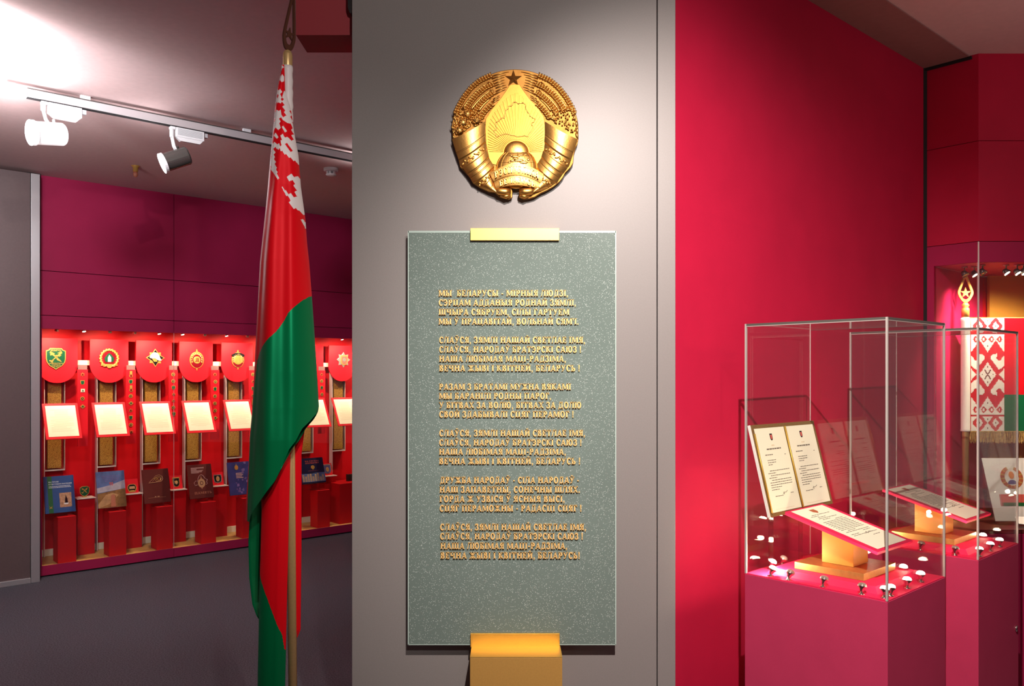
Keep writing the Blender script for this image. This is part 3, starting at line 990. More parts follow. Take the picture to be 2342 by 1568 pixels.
KINDS = ['star badge', 'round badge', 'shield badge', 'medal on a bar', 'square badge', 'lozenge badge']
protos = {}
SEQ = {0: [0, 2, 4, 1, 5], 1: [3, 2, 3, 1, 5, 0, 2, 1, 0], 2: [1, 1, 2, 0, 0, 1, 2], 3: [0, 1, 2, 1, 1, 1, 5], 4: [1, 0, 2, 0, 3], 6: [0, 1, 2, 1, 0, 1]}
for k, (a, b, n_) in STR.items():
    c = (ls(a, .35) + ls(b, .35)) / 2
    o = empty('badge_strip', lw(c, .35, .99), ROT, 'narrow red strip of small gilt badges right of the plaque ' + PLS[k], 'badge strip', 'red badge strips in the left showcase')
    MB().box(-.041, .041, 0, .012, 0, .652).build('board', 'red_card', o, bevel=.0008)
    MB().box(-.036, .036, .002, .010, .6525, .692).build('hanger', 'smoke', o)
    MB().box(-.015, .015, .012, DEP - .351, .3, .33).build('mount', 'red_in', o)
    for i in range(n_):
        z = 1.60 - (.068 if k != 2 else .060) * i * (1.0 if n_ < 8 else .93)
        kd = SEQ[k][i]
        lab = '%s gilt %s down the red strip right of the plaque %s' % (ORD[i], KINDS[kd], PLS[k])
        lab = lab.replace('medal on a bar', 'bar medal')
        if kd not in protos:
            p = pin('badge', kd)
            protos[kd] = p
        else:
            p = copy_tree(protos[kd])
        p.location = lw(c + random.uniform(-.003, .003), .3495, z)
        p.rotation_euler = (0, 0, ROT)
        tag(p, lab, 'badge', 'small gilt badges on the red strips')

# --- books on the low pedestals
def book(k, pl, pr, pt, pb, label, mats, draw, th=.014):
    tb, tt = .17, .25
    s0_, s1_ = ls(pl, tb), ls(pr, tb)
    zb = lz(pl, pb, tb)
    zt = lz(pl, pt, tt)
    w = s1_ - s0_
    lean = math.atan2(tt - tb, zt - zb)
    h = math.hypot(tt - tb, zt - zb)
    e = empty('book_easel', lw((s0_ + s1_) / 2, tb, .4423), ROT, 'small clear stand under the ' + ' '.join(label.split(',')[0].split()[:10]), 'book stand', 'clear book stands in the left showcase')
    MB().box(-.05, .05, -.018, .085, 0, .004).build('foot', 'acrylic', e)
    dz_ = zb - .4423
    MB().box(-.05, .05, -.008, th + .02, .0045, max(.008, dz_ - .002)).build('ledge', 'acrylic', e)
    MB().box(-.05, .05, th + .002, th + .006, .006, .16, mx=Matrix.Translation((0, 0, dz_)) @ Matrix.Rotation(-lean, 4, 'X')).build('back_rest', 'acrylic', e)
    o = empty('book', lw(s0_, tb, zb), ROT, label, 'book', 'books on the low pedestals')
    o.rotation_euler = (-lean, 0, ROT)
    MB().box(.004, w - .003, .0025, th - .0025, .003, h - .003).build('page_block', 'white_paper', o)
    mb = MB()
    mb.box(0, w, 0, .0024, 0, h, 0)
    mb.box(0, w, th - .0024, th, 0, h, 0)
    mb.box(0, .003, .0024, th - .0024, 0, h, 0)
    draw(mb, w, h)
    mb.build('cover', mats, o)


def rc_(mb, w, h, x0, x1, z0, z1, mi, lift=1):
    mb.box(x0 * w, x1 * w, -.0003 * lift, .0, z0 * h, z1 * h, mi)


def pl_(mb, w, h, pts, mi, lift=1):
    mb.prism([(a * w, b * h) for a, b in pts], -.0003 * lift, 0, mi)


def d0(mb, w, h):
    rc_(mb, w, h, .12, .27, 0, 1, 1)
    put_text(mb, 'НА СТРАЖЕ', .16 * w, .50 * w, .825 * h, .035 * h, -.0008, 0, 2)
    put_text(mb, 'КУЛЬТУРНОГО НАСЛЕДИЯ', .16 * w, .93 * w, .765 * h, .032 * h, -.0008, 0, 2)
    for i in range(2):
        x = .16 * w
        r = random.Random(3 + i)
        while x < .88 * w:
            l_ = r.uniform(.02, .07) * w
            mb.box(x, x + l_, -.0007, 0, (.715 - i * .035) * h, (.73 - i * .035) * h, 2)
            x += l_ + .012 * w
    rc_(mb, w, h, .49, .89, .14, .53, 3, 2)
    pl_(mb, w, h, [(.66, .24), (.76, .24), (.75, .36), (.70, .46), (.67, .36)], 4, 3)
    pl_(mb, w, h, [(.62, .25), (.78, .25), (.76, .21), (.64, .21)], 2, 4)
    pl_(mb, w, h, [(.14, .20), (.19, .155), (.24, .20), (.22, .15), (.24, .12), (.19, .14), (.14, .115), (.165, .155)], 5, 3)


def d1(mb, w, h):
    pl_(mb, w, h, [(0, .42), (1, .5), (1, .74), (.5, .62), (0, .55)], 1, 1)
    pl_(mb, w, h, [(0, .0), (1, .0), (1, .5), (.6, .46), (0, .4)], 2, 2)
    pl_(mb, w, h, [(0, .1), (.3, .36), (.55, .4), (.75, .33), (.4, .1), (0, 0)], 3, 3)
    pl_(mb, w, h, [(.45, .02), (.62, .02), (.61, .33), (.56, .36), (.47, .33)], 4, 4)
    pl_(mb, w, h, [(.62, .02), (.66, .02), (.645, .31), (.61, .33)], 2, 5)
    r = random.Random(5)
    for i in range(4):
        x = (.18 + .04 * i) * w
        while x < (.82 - .02 * i) * w:
            l_ = r.uniform(.03, .08) * w
            mb.box(x, x + l_, -.0005, 0, (.86 - .045 * i) * h, (.876 - .045 * i) * h, 5)
            x += l_ + .02 * w
    put_text(mb, '90', .44 * w, .58 * w, .60 * h, .10 * h, -.0012, 0, 6)


def d2(mb, w, h):
    def curve(pts, r, mi):
        mb.tube([(a * w, -.0008, b * h) for a, b in pts], r, 5, mi)
    curve([(.24, .62), (.4, .72), (.5, .80), (.64, .82), (.74, .77), (.76, .69), (.70, .63), (.55, .61), (.3, .605), (.22, .6)], .0017, 1)
    curve([(.48, .65), (.56, .74), (.5, .75), (.42, .70)], .0024, 2)
    curve([(.58, .66), (.56, .71), (.62, .75), (.68, .72), (.66, .66), (.58, .65)], .0022, 2)
    curve([(.36, .635), (.46, .70), (.52, .765), (.66, .775), (.71, .71), (.66, .65), (.5, .635)], .0012, 1)
    rc_(mb, w, h, .16, .82, .155, .16, 1)
    rc_(mb, w, h, .40, .46, .17, .195, 1)
    rc_(mb, w, h, .5, .58, .17, .195, 1)


def d3(mb, w, h):
    r = random.Random(2)
    for i in range(8):
        mb.box(.14 * w, (.35 + .35 * r.random()) * w, -.0005, 0, (.90 - .022 * i) * h, (.912 - .022 * i) * h, 2)
    P = [(.36, .40), (.26, .38), (.22, .46), (.30, .52), (.38, .50), (.40, .58), (.46, .66), (.54, .69), (.62, .66), (.68, .58), (.78, .53), (.74, .46), (.78, .42), (.70, .38)]
    mb.tube([(a * w, -.001, b * h) for a, b in P], .0022, 5, 2)
    mb.prism(circ_pts(.53 * w, .44 * h, .15 * w, .135 * h, 22), -.0016, 0, 1)
    mb.prism(circ_pts(.53 * w, .44 * h, .07 * w, .06 * h, 16), -.0022, 0, 0)
    mb.prism(circ_pts(.53 * w, .44 * h, .045 * w, .04 * h, 16), -.0028, 0, 1)
    pl_(mb, w, h, [(.50, .56), (.56, .56), (.53, .66)], 1, 5)
    pl_(mb, w, h, [(.50, .32), (.56, .32), (.53, .26)], 1, 5)
    put_text(mb, 'ПАМЯТЬ', .2 * w, .92 * w, .12 * h, .07 * h, -.0007, 0, 3)


def d4(mb, w, h):
    r = random.Random(8)
    for i in range(40):
        x, z = r.uniform(.3, .95), r.uniform(.02, .98)
        if z > .62 and x < .6:
            continue
        s_ = r.uniform(.02, .10)
        rc_(mb, w, h, x, min(1, x + s_), z, min(1, z + s_ * .8), 1 if r.random() < .75 else 4, 1 + i * .02)
    mb.prism(circ_pts(.40 * w, .83 * h, .085 * w, .075 * h, 18), -.0018, 0, 2)
    mb.prism(circ_pts(.40 * w, .83 * h, .045 * w, .04 * h, 14), -.0024, 0, 3)
    pl_(mb, w, h, [(.38, .90), (.42, .90), (.40, .96)], 2, 6)
    for i in range(4):
        rc_(mb, w, h, .35, .62 + .05 * (i % 2), .64 - .045 * i, .665 - .045 * i, 5, 3)


def d6(mb, w, h):
    put_text(mb, 'НА СЛУЖБЕ', .22 * w, .82 * w, .85 * h, .05 * h, -.0008, 0, 1)
    put_text(mb, 'ОТЕЧЕСТВУ', .22 * w, .82 * w, .77 * h, .05 * h, -.0008, 0, 1)
    mb.prism(circ_pts(.52 * w, .63 * h, .08 * w, .075 * h, 18), -.0018, 0, 2)
    pl_(mb, w, h, [(.49, .57), (.55, .57), (.52, .52)], 2, 5)
    rc_(mb, w, h, .3, .75, .49, .497, 1)
    pl_(mb, w, h, [(0, .06), (1, .06), (1, .40), (.7, .42), (.4, .38), (0, .40)], 3, 1)
    for i in range(9):
        hh = (.30, .24, .31, .33, .22, .3, .34, .2, .28)[i]
        rc_(mb, w, h, .03 + .105 * i, .10 + .105 * i, .08, hh + .05, 4, 2)
        for j in range(4):
            rc_(mb, w, h, .055 + .105 * i, .075 + .105 * i, .10 + .06 * j, .13 + .06 * j, 0, 3)


book(0, 104, 173.5, 1090, 1175, 'blue book with a green stripe and a pear picture, leftmost on the pedestals', ['blue', 'green_cover', 'title_white', 'map_pic', 'enamel_black', 'gilt'], d0)
book(1, 225, 290, 1079, 1163, 'landscape photo book with a brick tower and the number 90 on its cover', ['sky', 'cloud', 'hill', 'sand', 'brick', 'violet', 'title_red'], d1)
book(2, 331, 391.5, 1074, 1152, 'maroon book with a gold swoosh emblem', ['maroon', 'foil', 'gilt'], d2)
book(3, 435, 490, 1063, 1141, 'maroon book with a map outline and orange emblem', ['maroon', 'foil', 'pink_foil', 'brick'], d3)
book(4, 527, 577, 1057, 1133, 'indigo and violet patterned book, partly behind the flag', ['indigo', 'violet', 'gilt', 'orange', 'sky', 'pink_foil'], d4)
book(6, 693, 746, 1048, 1107, 'navy book with a red title and a city photo, right of the flag', ['navy', 'title_red', 'gilt', 'sky', 'building'], d6, .03)


# --- badges shown on the tall pedestals
o = empty('shield_badge', lw(talls[0], .39, .5512 + .049), ROT, 'small green and gold shield badge standing on the tall pedestal beside the blue book', 'badge', 'badges on the tall pedestals')
badge_shield_green(o, .5)
MB().box(-.016, .016, -.006, .012, -.048, -.040).build('foot', 'gilt', o)


def card(k, label, kind):
    o = px_thing('badge_card', talls[k], .385, .5508, label, 'badge', 'badges on the tall pedestals', .3)
    MB().box(-.055, .055, 0, .004, 0, .125).build('card', 'red_card', o)
    mb = MB().box(-.01, .01, .004, .045, .02, .03)
    mb.build('prop', 'red_card', o)
    if kind == 1:
        P = [(-.04, .04), (-.035, .065), (-.02, .078), (.02, .078), (.035, .065), (.04, .04), (.025, .006), (-.025, .006)]
    elif kind == 2:
        P = shield_pts(0, .062, .032, .09)
    elif kind == 3:
        P = [(-.036, .10), (.036, .10), (.04, .07), (.034, .03), (.0, .018), (-.034, .03), (-.04, .07)]
    else:
        P = shield_pts(0, .065, .045, .10)
    cx_, cz_ = sum(p[0] for p in P) / len(P), sum(p[1] for p in P) / len(P)
    sc = lambda f: [(cx_ + (a - cx_) * f, cz_ + (b - cz_) * f) for a, b in P]
    MB().prism(P, -.004, 0).build('rim', 'silver' if kind in (3, 6) else 'gilt', o)
    MB().prism(sc(.84), -.0052, -.0035).build('enamel', 'enamel_black' if kind != 6 else 'em_blue', o)
    mb = MB()
    if kind == 1:
        mb.prism([(-.025, .035), (.025, .035), (.022, .058), (-.022, .058)], -.0066, -.005)
        mb.prism([(-.02, .01), (.02, .01), (.02, .022), (-.02, .022)], -.0066, -.005, 1)
    elif kind == 2:
        mb.prism(star_pts(0, .062, .022, .011, 6), -.0066, -.005, 1)
        mb.ell((0, -.006, .055), (.012, .004, .016), 8, 0)
    else:
        mb.prism(circ_pts(0, .06, .017, .026, 16), -.0066, -.005, 0)
        mb.prism(circ_pts(0, .06, .008, .012, 12), -.0076, -.006, 1)
    mb.build('relief', ['foil', 'gilt'], o)


card(1, 'red card with a round-topped black and gilt badge beside the landscape photo book', 1)
card(2, 'red card with a black shield badge and gilt animal head beside the swoosh book', 2)
card(3, 'red card with a squarish black badge beside the map outline book', 3)
card(6, 'red card with a silver-rimmed blue badge beside the navy book', 6)

# --- small spotlights along the top of the showcase
for i in range(17):
    s_ = .14 + .2 * i
    lit = i in (1, 4, 5, 7, 10, 13, 14, 15, 16)
    if i in (11, 12):
        continue
    o = empty('mini_spotlight', lw(s_, .07, 1.9895), ROT, ('lit' if lit else 'unlit') + ' small nickel spotlight under the showcase top, %s from the left' % ['first', 'second', 'third', 'fourth', 'fifth', 'sixth', 'seventh', 'eighth', 'ninth', 'tenth', 'eleventh', 'twelfth', 'thirteenth', 'fourteenth', 'fifteenth', 'sixteenth', 'seventeenth'][i - (2 if i > 12 else 0)], 'spotlight', 'small spotlights in the left showcase')
    MB().lathe([(.012, 0), (.012, -.004), (.004, -.004), (.004, -.018)], 12).build('stem', 'nickel', o, smooth=True)
    q_ = orient((0, 0, -.028), (0, .35, -.94) if not lit else (0.1, -.35, -.94))
    MB().lathe([(.006, -.016), (.012, -.012), (.017, .012), (.014, .012), (.012, .006)], 14, mx=q_).build('head', 'nickel', o, smooth=True)
    MB().lathe([(.0001, .009), (.013, .0095), (.0001, .0105)], 14, mx=q_).build('lens', 'lens_warm' if lit else 'lens_off', o)
LW = (1.0, 0.80, 0.54)
for k in range(9):
    c = .2 + .385 * k
    spot(lw(c - .03, .075, 1.93), lw(c + .02, .39, 1.70), 24, LW, 100, .8, .012)
    spot(lw(c + .09, .060, 1.93), lw(c - .01, .19, 1.20), 50, LW, 42, .8, .012)

# ================================================================== EMBLEM ON THE PIER
EK = 350.0 / 1568.0 / F * 2.85                     # metres per unit of the relief drawing
EO = at(1000 + 795 * .22321, 140 + 745 * .22321, 2.85)
EO.y = PE - .006
em = empty('state_emblem', EO, 0, 'large round gilded relief emblem with star, sun and globe on the grey pier', 'emblem')


def ep(x, y, d=0.0):
    return Vector(((x - 795) * EK, -d * EK, -(y - 745) * EK))


def epoly(mb, pts, d0, d1, mi=0):
    mb.prism([((x - 795) * EK, -(y - 745) * EK) for x, y in pts], -d1 * EK, -d0 * EK, mi)


def mir(pts):
    return [(1592 - p[0],) + tuple(p[1:]) for p in pts]


pts = []
for i in range(49):
    a = math.radians(172 - 164 * i / 48 * 1.0)
    pts.append((798 + 652 * math.cos(a), 742 - 652 * math.sin(a)))
pts += [(1446, 800), (1438, 850), (1415, 900), (1400, 960), (1392, 1050), (1365, 1095), (1310, 1150), (1288, 1195), (1252, 1240), (1190, 1290), (1120, 1330), (1060, 1356), (1000, 1395), (940, 1412), (880, 1418), (850, 1400), (848, 1340), (865, 1285), (755, 1285), (772, 1340), (770, 1400), (735, 1420), (690, 1408), (640, 1395), (590, 1350), (530, 1342), (440, 1300), (365, 1250), (340, 1200), (305, 1160), (235, 1085), (215, 1000), (185, 920), (160, 830)]
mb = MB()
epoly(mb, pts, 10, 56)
mb.build('back_plate', 'gold_old_shaded', em, bevel=.002)
# inner field
field = [(795, 245), (745, 250), (700, 320), (650, 390), (560, 500), (497, 600), (492, 700), (500, 850), (530, 1000), (560, 1060), (800, 1120), (1045, 1060), (1085, 960), (1110, 860), (1108, 700), (1092, 580), (1030, 480), (950, 400), (890, 320), (845, 250)]
mb = MB()
epoly(mb, field, 54, 64)
mb.build('inner_field', 'gold_field', em, bevel=.0012)
# rays of the sun
mb = MB()
SX, SY = 812, 945


def ray_len(a):
    ca, sa = math.cos(a), math.sin(a)
    best = 900
    P = [(520, 900), (525, 700), (560, 580), (640, 470), (700, 400), (800, 330), (900, 390), (970, 470), (1050, 570), (1085, 700), (1080, 900), (1060, 950)]
    for i in range(len(P) - 1):
        x1, y1 = P[i][0] - SX, P[i][1] - SY
        x2, y2 = P[i + 1][0] - SX, P[i + 1][1] - SY
        dx, dy = x2 - x1, y2 - y1
        den = ca * dy + sa * dx
        if abs(den) < 1e-6:
            continue
        t = (x1 * dy - y1 * dx) / den
        s_ = (x1 * -sa - y1 * ca) / (dx * sa + dy * ca) if abs(dx * sa + dy * ca) > 1e-6 else -1
        if t > 0 and -0.01 <= s_ <= 1.01:
            best = min(best, t)
    return best if best < 900 else 280


for i in range(39):
    a = math.radians(176 - 172 * i / 38)
    L = ray_len(a)
    w = math.radians(1.55)
    p = []
    for r, ww in ((135, w), (L, w)):
        p.append((r, ww))
    q_ = [(SX + r * math.cos(a + sg * ww), SY - r * math.sin(a + sg * ww)) for r, ww, sg in ((135, w, -1), (L, w, -1), (L, w, 1), (135, w, 1))]
    epoly(mb, q_, 63, 71)
mb.build('sun_rays', 'gold_field', em, bevel=.0004, seg=1)
# outline of the country
mp = [(790, 430), (830, 447), (870, 436), (905, 462), (918, 520), (950, 570), (1002, 602), (992, 632), (962, 652), (986, 692), (945, 742), (930, 782), (880, 775), (820, 782), (760, 768), (690, 754), (640, 770), (612, 800), (600, 752), (584, 722), (612, 690), (598, 640), (650, 602), (690, 592), (698, 540), (730, 480), (770, 462)]
mb = MB()
sub = []
rr = random.Random(4)
for i in range(len(mp)):
    a, b = mp[i], mp[(i + 1) % len(mp)]
    for j in range(3):
        t = j / 3
        sub.append(ep(a[0] + (b[0] - a[0]) * t + (rr.uniform(-6, 6) if j else 0), a[1] + (b[1] - a[1]) * t + (rr.uniform(-6, 6) if j else 0), 72))
mb.tube(sub, 4.6 * EK, 6, closed=True)
mb.build('map_outline', 'gold', em, smooth=True)
# sun, globe
mb = MB()
mb.ell(ep(810, 945, 62), (128 * EK, 46 * EK, 122 * EK), 40)
mb.build('sun', 'gold', em, smooth=True)
g_ = MB().ell(ep(815, 1110, 60), (215 * EK, 74 * EK, 205 * EK), 48).build('globe', 'gold', em, smooth=True)
mb = MB()


def gl_pt(u, v):
    """u,v in -1..1 across the globe, on its skin"""
    h = math.sqrt(max(0, 1 - u * u - v * v))
    return ep(815 + 215 * u, 1110 - 205 * v, 61 + 74 * h)


for lo in (-75, -50, -25, 0, 25, 50, 75):
    L = [gl_pt(math.sin(math.radians(lo)) * math.cos(t_) * .98 + .06 * math.sin(t_), math.sin(t_) * .985) for t_ in [math.radians(-5 + 88 * i / 14) for i in range(15)]]
    mb.tube(L, 2.6 * EK, 5)
for la in (20, 45, 68):
    L = [gl_pt(math.cos(math.radians(la)) * math.sin(t_) * .98, math.sin(math.radians(la)) * .96 - .1 * math.cos(t_)) for t_ in [math.radians(-80 + 160 * i / 16) for i in range(17)]]
    mb.tube(L, 2.6 * EK, 5)
mb.build('meridians', 'gold', g_, smooth=True)
mb = MB()
for cx_, cy_, rx_, ry_ in ((800, 1000, 60, 16), (850, 985, 50, 12), (900, 975, 30, 10), (830, 1040, 70, 22), (880, 1060, 60, 22), (770, 1045, 35, 16), (740, 1060, 24, 14), (930, 1030, 20, 20), (800, 1020, 40, 14), (760, 990, 26, 10)):
    u, v = (cx_ - 815) / 215, -(cy_ - 1110) / 205
    p = gl_pt(u, v)
    mb.ell(p, (rx_ * EK * .8, 6 * EK, ry_ * EK * .8), 9)
mb.build('continents', 'gold', g_, smooth=True)
# star
mb = MB()
sp = star_pts(0, 0, 92, 36)
vs = [ep(780 + x, 188 - z, 58) for x, z in sp] + [ep(780, 188, 84)]
mb.add(vs, [(i, (i + 1) % 10, 10) for i in range(10)])
mb.build('star', 'gold', em)
# awns
mb = MB()
LA = [((735, 118), (548, 168)), ((705, 148), (560, 190)), ((690, 172), (575, 215)), ((692, 200), (585, 240)), ((696, 228), (590, 262)), ((705, 252), (600, 285)), ((715, 272), (600, 320)), ((700, 300), (598, 345)), ((640, 378), (562, 425)), ((634, 402), (556, 448)), ((640, 360), (575, 400))]
for f_ in (0, 1):
    mb = MB()
    for a, b in LA:
        P0, P1 = (a, b) if not f_ else mir([a, b])
        mid = ((P0[0] + P1[0]) / 2, (P0[1] + P1[1]) / 2 - 6)
        mb.tube([ep(P0[0], P0[1], 56), ep(mid[0], mid[1], 60), ep(P1[0], P1[1], 60)], [3 * EK, 6.5 * EK, 8 * EK], 6)
    mb.build('awns', 'gold', em, smooth=True)
# wheat ears
EARS = [[(545, 158), (440, 205), (350, 280), (275, 375), (215, 480), (190, 540)], [(568, 245), (490, 285), (410, 350), (350, 420), (295, 500)], [(572, 335), (505, 380), (445, 440), (400, 500), (370, 548)], [(560, 455), (510, 500), (472, 545), (448, 590)]]
STEMS = [[(532, 222), (420, 300), (330, 400), (255, 505)], [(555, 302), (460, 375), (390, 450), (340, 515)], [(545, 392), (480, 450), (425, 520)]]


def along(P, t):
    d = [0]
    for i in range(len(P) - 1):
        d.append(d[-1] + math.dist(P[i], P[i + 1]))
    s_ = t * d[-1]
    for i in range(len(P) - 1):
        if s_ <= d[i + 1] + 1e-9:
            f_ = (s_ - d[i]) / (d[i + 1] - d[i])
            return (P[i][0] + (P[i + 1][0] - P[i][0]) * f_, P[i][1] + (P[i + 1][1] - P[i][1]) * f_), math.atan2(P[i + 1][1] - P[i][1], P[i + 1][0] - P[i][0]), d[-1]


for side in (0, 1):
    for P in EARS:
        Q = mir(P) if side else P
        mb = MB()
        L = along(Q, 0)[2]
        n_ = int(L / 27)
        for i in range(n_ + 1):
            (x, y), an, _ = along(Q, i / n_)
            for sg in (-1, 1):
                aa = an + sg * .62 + PI
                ox, oy = -math.sin(an) * 15 * sg, math.cos(an) * 15 * sg
                gx = ep(x + ox, y + oy, 66)
                mb.ell(gx, (25 * EK, 15 * EK, 9.5 * EK), 8, rot=Matrix.Rotation((an - sg * .6), 4, 'Y'))
            mb.ell(ep(x, y, 74), (17 * EK, 11 * EK, 7 * EK), 7, rot=Matrix.Rotation(an, 4, 'Y'))
        mb.build('wheat_ear', 'gold', em, smooth=True)
    mb = MB()
    for P in STEMS:
        Q = mir(P) if side else P
        mb.tube([ep(*along(Q, i / 8)[0], 60) for i in range(9)], [(6 + 8 * i / 8) * EK for i in range(9)], 7)
    mb.build('stalks', 'gold', em, smooth=True)
# clover on the left, flax on the right
for x, y, r_ in ((312, 556, 48), (265, 642, 50), (405, 618, 48), (228, 722, 48)):
    mb = MB().ell(ep(x, y, 58), (r_ * EK, 44 * EK, r_ * .95 * EK), 20)
    rr = random.Random(x)
    for i in range(26):
        a, q_ = rr.uniform(0, 2 * PI), math.sqrt(rr.random())
        h_ = math.sqrt(max(0, 1 - q_ * q_))
        mb.ell(ep(x + r_ * q_ * math.cos(a), y + r_ * q_ * math.sin(a), 58 + 42 * h_), (6 * EK, 6 * EK, 11 * EK), 6, rot=Matrix.Rotation(-a + PI / 2, 4, 'Y'))
    mb.build('clover_flower', 'gold', em, smooth=True)
rr = random.Random(11)


def inside(p, P):
    c = False
    for i in range(len(P)):
        a, b = P[i], P[i - 1]
        if (a[1] > p[1]) != (b[1] > p[1]) and p[0] < (b[0] - a[0]) * (p[1] - a[1]) / (b[1] - a[1]) + a[0]:
            c = not c
    return c


mb = MB()
PL_ = [(190, 500), (300, 490), (420, 520), (490, 590), (480, 640), (330, 690), (170, 800), (150, 700), (165, 580)]
k_ = 0
while k_ < 70:
    x, y = rr.uniform(150, 490), rr.uniform(490, 800)
    if inside((x, y), PL_):
        mb.ell(ep(x, y, 60), (rr.uniform(20, 34) * EK, 13 * EK, rr.uniform(7, 12) * EK), 7, rot=Matrix.Rotation(rr.uniform(0, PI), 4, 'Y'))
        k_ += 1
for i in range(9):
    a = math.radians(180 + 8 - i * 4.2)
    mb.ell(ep(798 + 628 * math.cos(a), 742 - 628 * math.sin(a), 60), (26 * EK, 13 * EK, 9 * EK), 7, rot=Matrix.Rotation(PI / 2 + .25 * (-1) ** i, 4, 'Y'))
mb.build('clover_leaves', 'gold', em, smooth=True)
mb = MB()
PR_ = [(1165, 620), (1180, 560), (1260, 490), (1340, 480), (1385, 530), (1420, 620), (1425, 700), (1410, 770), (1330, 705), (1240, 655)]
k_ = 0
used = []
while k_ < 150:
    x, y = rr.uniform(1160, 1440), rr.uniform(480, 780)
    if inside((x, y), PR_) and all((x - a) ** 2 + (y - b) ** 2 > 150 for a, b in used):
        used.append((x, y))
        mb.ell(ep(x, y, 66 + rr.uniform(0, 10)), (rr.uniform(8, 12) * EK, 11 * EK, rr.uniform(8, 12) * EK), 7)
    k_ += 1
for x, y, a in ((1215, 545, .4), (1275, 500, 1.2), (1240, 505, .8), (1405, 590, 1.4), (1425, 650, 1.5), (1432, 720, 1.6), (1380, 500, 1.0), (1428, 770, 1.2), (1180, 600, .5), (1340, 505, .2)):
    mb.ell(ep(x, y, 64), (34 * EK, 14 * EK, 13 * EK), 8, rot=Matrix.Rotation(a, 4, 'Y'))
mb.build('flax_flowers', 'gold', em, smooth=True)
# ribbon wound round the sheaves
OUT = [(155, 812), (185, 905), (215, 995), (240, 1075), (305, 1158), (335, 1200), (366, 1250), (440, 1298), (530, 1340), (590, 1350)]
INN = [(492, 630), (490, 740), (497, 840), (508, 920), (530, 1000), (560, 1045), (585, 1085), (580, 1160), (592, 1230), (620, 1300)]
for side in (0, 1):
    oo, ii = (OUT, INN) if not side else (mir(OUT), mir(INN))
    mb = MB()

    def rib(u, v, oo=oo, ii=ii):
        a, b = along(oo, min(u, .9999))[0], along(ii, min(u, .9999))[0]
        sag = 26 * math.sin(PI * v)
        x = a[0] + (b[0] - a[0]) * v
        y = a[1] + (b[1] - a[1]) * v + sag
        h_ = 58 + 62 * math.sin(PI * (.06 + .88 * v)) ** .8
        band = 0
        for e0, e1, dd in ((0, .30, 6), (.30, .42, -8), (.42, .68, 4), (.68, .80, -8), (.80, 1.0, 2)):
            if e0 <= u <= e1:
                band = dd
        for g0 in (.20, .53, .60, .9):
            if abs(u - g0) < .008:
                band -= 7
        return ep(x, y, h_ + band - 16 * u)
    mb.grid(rib, 120, 22)
    if not side:
        mb.f = [tuple(reversed(f_)) for f_ in mb.f]
    for e0 in (.36, .74):
        for i in range(9):
            v = .1 + .8 * i / 8
            p = rib(e0 + .012 * (-1) ** i, v)
            p2 = rib(e0, v + .02) - rib(e0, v - .02)
            an = math.atan2(-p2.z, p2.x)
            mb.ell(p, (24 * EK, 10 * EK, 11 * EK), 7, rot=Matrix.Rotation(an + (.8 if i % 2 else -.7), 4, 'Y'))
    mb.build('ribbon', 'gold', em, smooth=True)
# name banner
mb = MB()


def arcy(x, base, k_):
    return base + k_ * (x - 806) ** 2


def banner(x0t, x1t, x0b, x1b, yt, kt, yb, kb, d):
    def fn(u, v):
        xt, xb = x0t + (x1t - x0t) * u, x0b + (x1b - x0b) * u
        y0_, y1_ = arcy(xt, yt, kt), arcy(xb, yb, kb)
        return ep(xt + (xb - xt) * v, y0_ + (y1_ - y0_) * v, d + 30 * math.sin(PI * u) + 6 * math.sin(PI * v))
    mb.grid(fn, 30, 8)
    for u0, u1 in ((0, 1),):
        n_ = 30
        edge = [fn(i / n_, 0) for i in range(n_ + 1)] + [fn(1, j / 8) for j in range(1, 9)] + [fn(1 - i / n_, 1) for i in range(1, n_ + 1)] + [fn(0, 1 - j / 8) for j in range(1, 8)]
        o_ = len(mb.v)
        for p in edge:
            mb.v.append(tuple(p))
            mb.v.append((p.x, -50 * EK, p.z))
        m_ = len(edge)
        for i in range(m_):
            j = (i + 1) % m_
            mb.f.append((o_ + 2 * i, o_ + 2 * j, o_ + 2 * j + 1, o_ + 2 * i + 1))
            mb.m.append(0)
    return fn


banner(538, 1086, 580, 1062, 1078, .00122, 1192, .00112, 108)
banner(582, 1062, 605, 1032, 1196, .00112, 1290, .00085, 100)
bn = mb.build('name_banner', 'gold', em, smooth=False)
mb = MB()


def warp1(x, z):
    X, Y = x, -z
    return ((X + (Y - 1135) * (-(X - 806) * .00035 * 2) - 795) * EK, -(Y + .00118 * (X - 806) ** 2 - 745) * EK)


put_text(mb, 'РЭСПУБЛІКА', 590, 1040, -1168, 66, -150 * EK, -100 * EK, warp=warp1, sp=.16)
put_text(mb, 'БЕЛАРУСЬ', 625, 1015, -1268, 58, -142 * EK, -100 * EK, warp=warp1, sp=.16)
mb.build('lettering', 'gold', bn, bevel=.0003, seg=1)
mb = MB()
for sg in (0, 1):
    P = [(592, 1318, 70), (640, 1345, 88), (700, 1350, 92), (748, 1345, 80)]
    if sg:
        P = mir(P)
    mb.tube([ep(*p) for p in P], [26 * EK, 38 * EK, 40 * EK, 30 * EK], 14)
    P = [(648, 1385, 62), (700, 1392, 74), (748, 1380, 66)]
    if sg:
        P = mir(P)
    mb.tube([ep(*p) for p in P], [12 * EK, 26 * EK, 22 * EK], 12)
mb.build('ribbon_curls', 'gold', em, smooth=True)

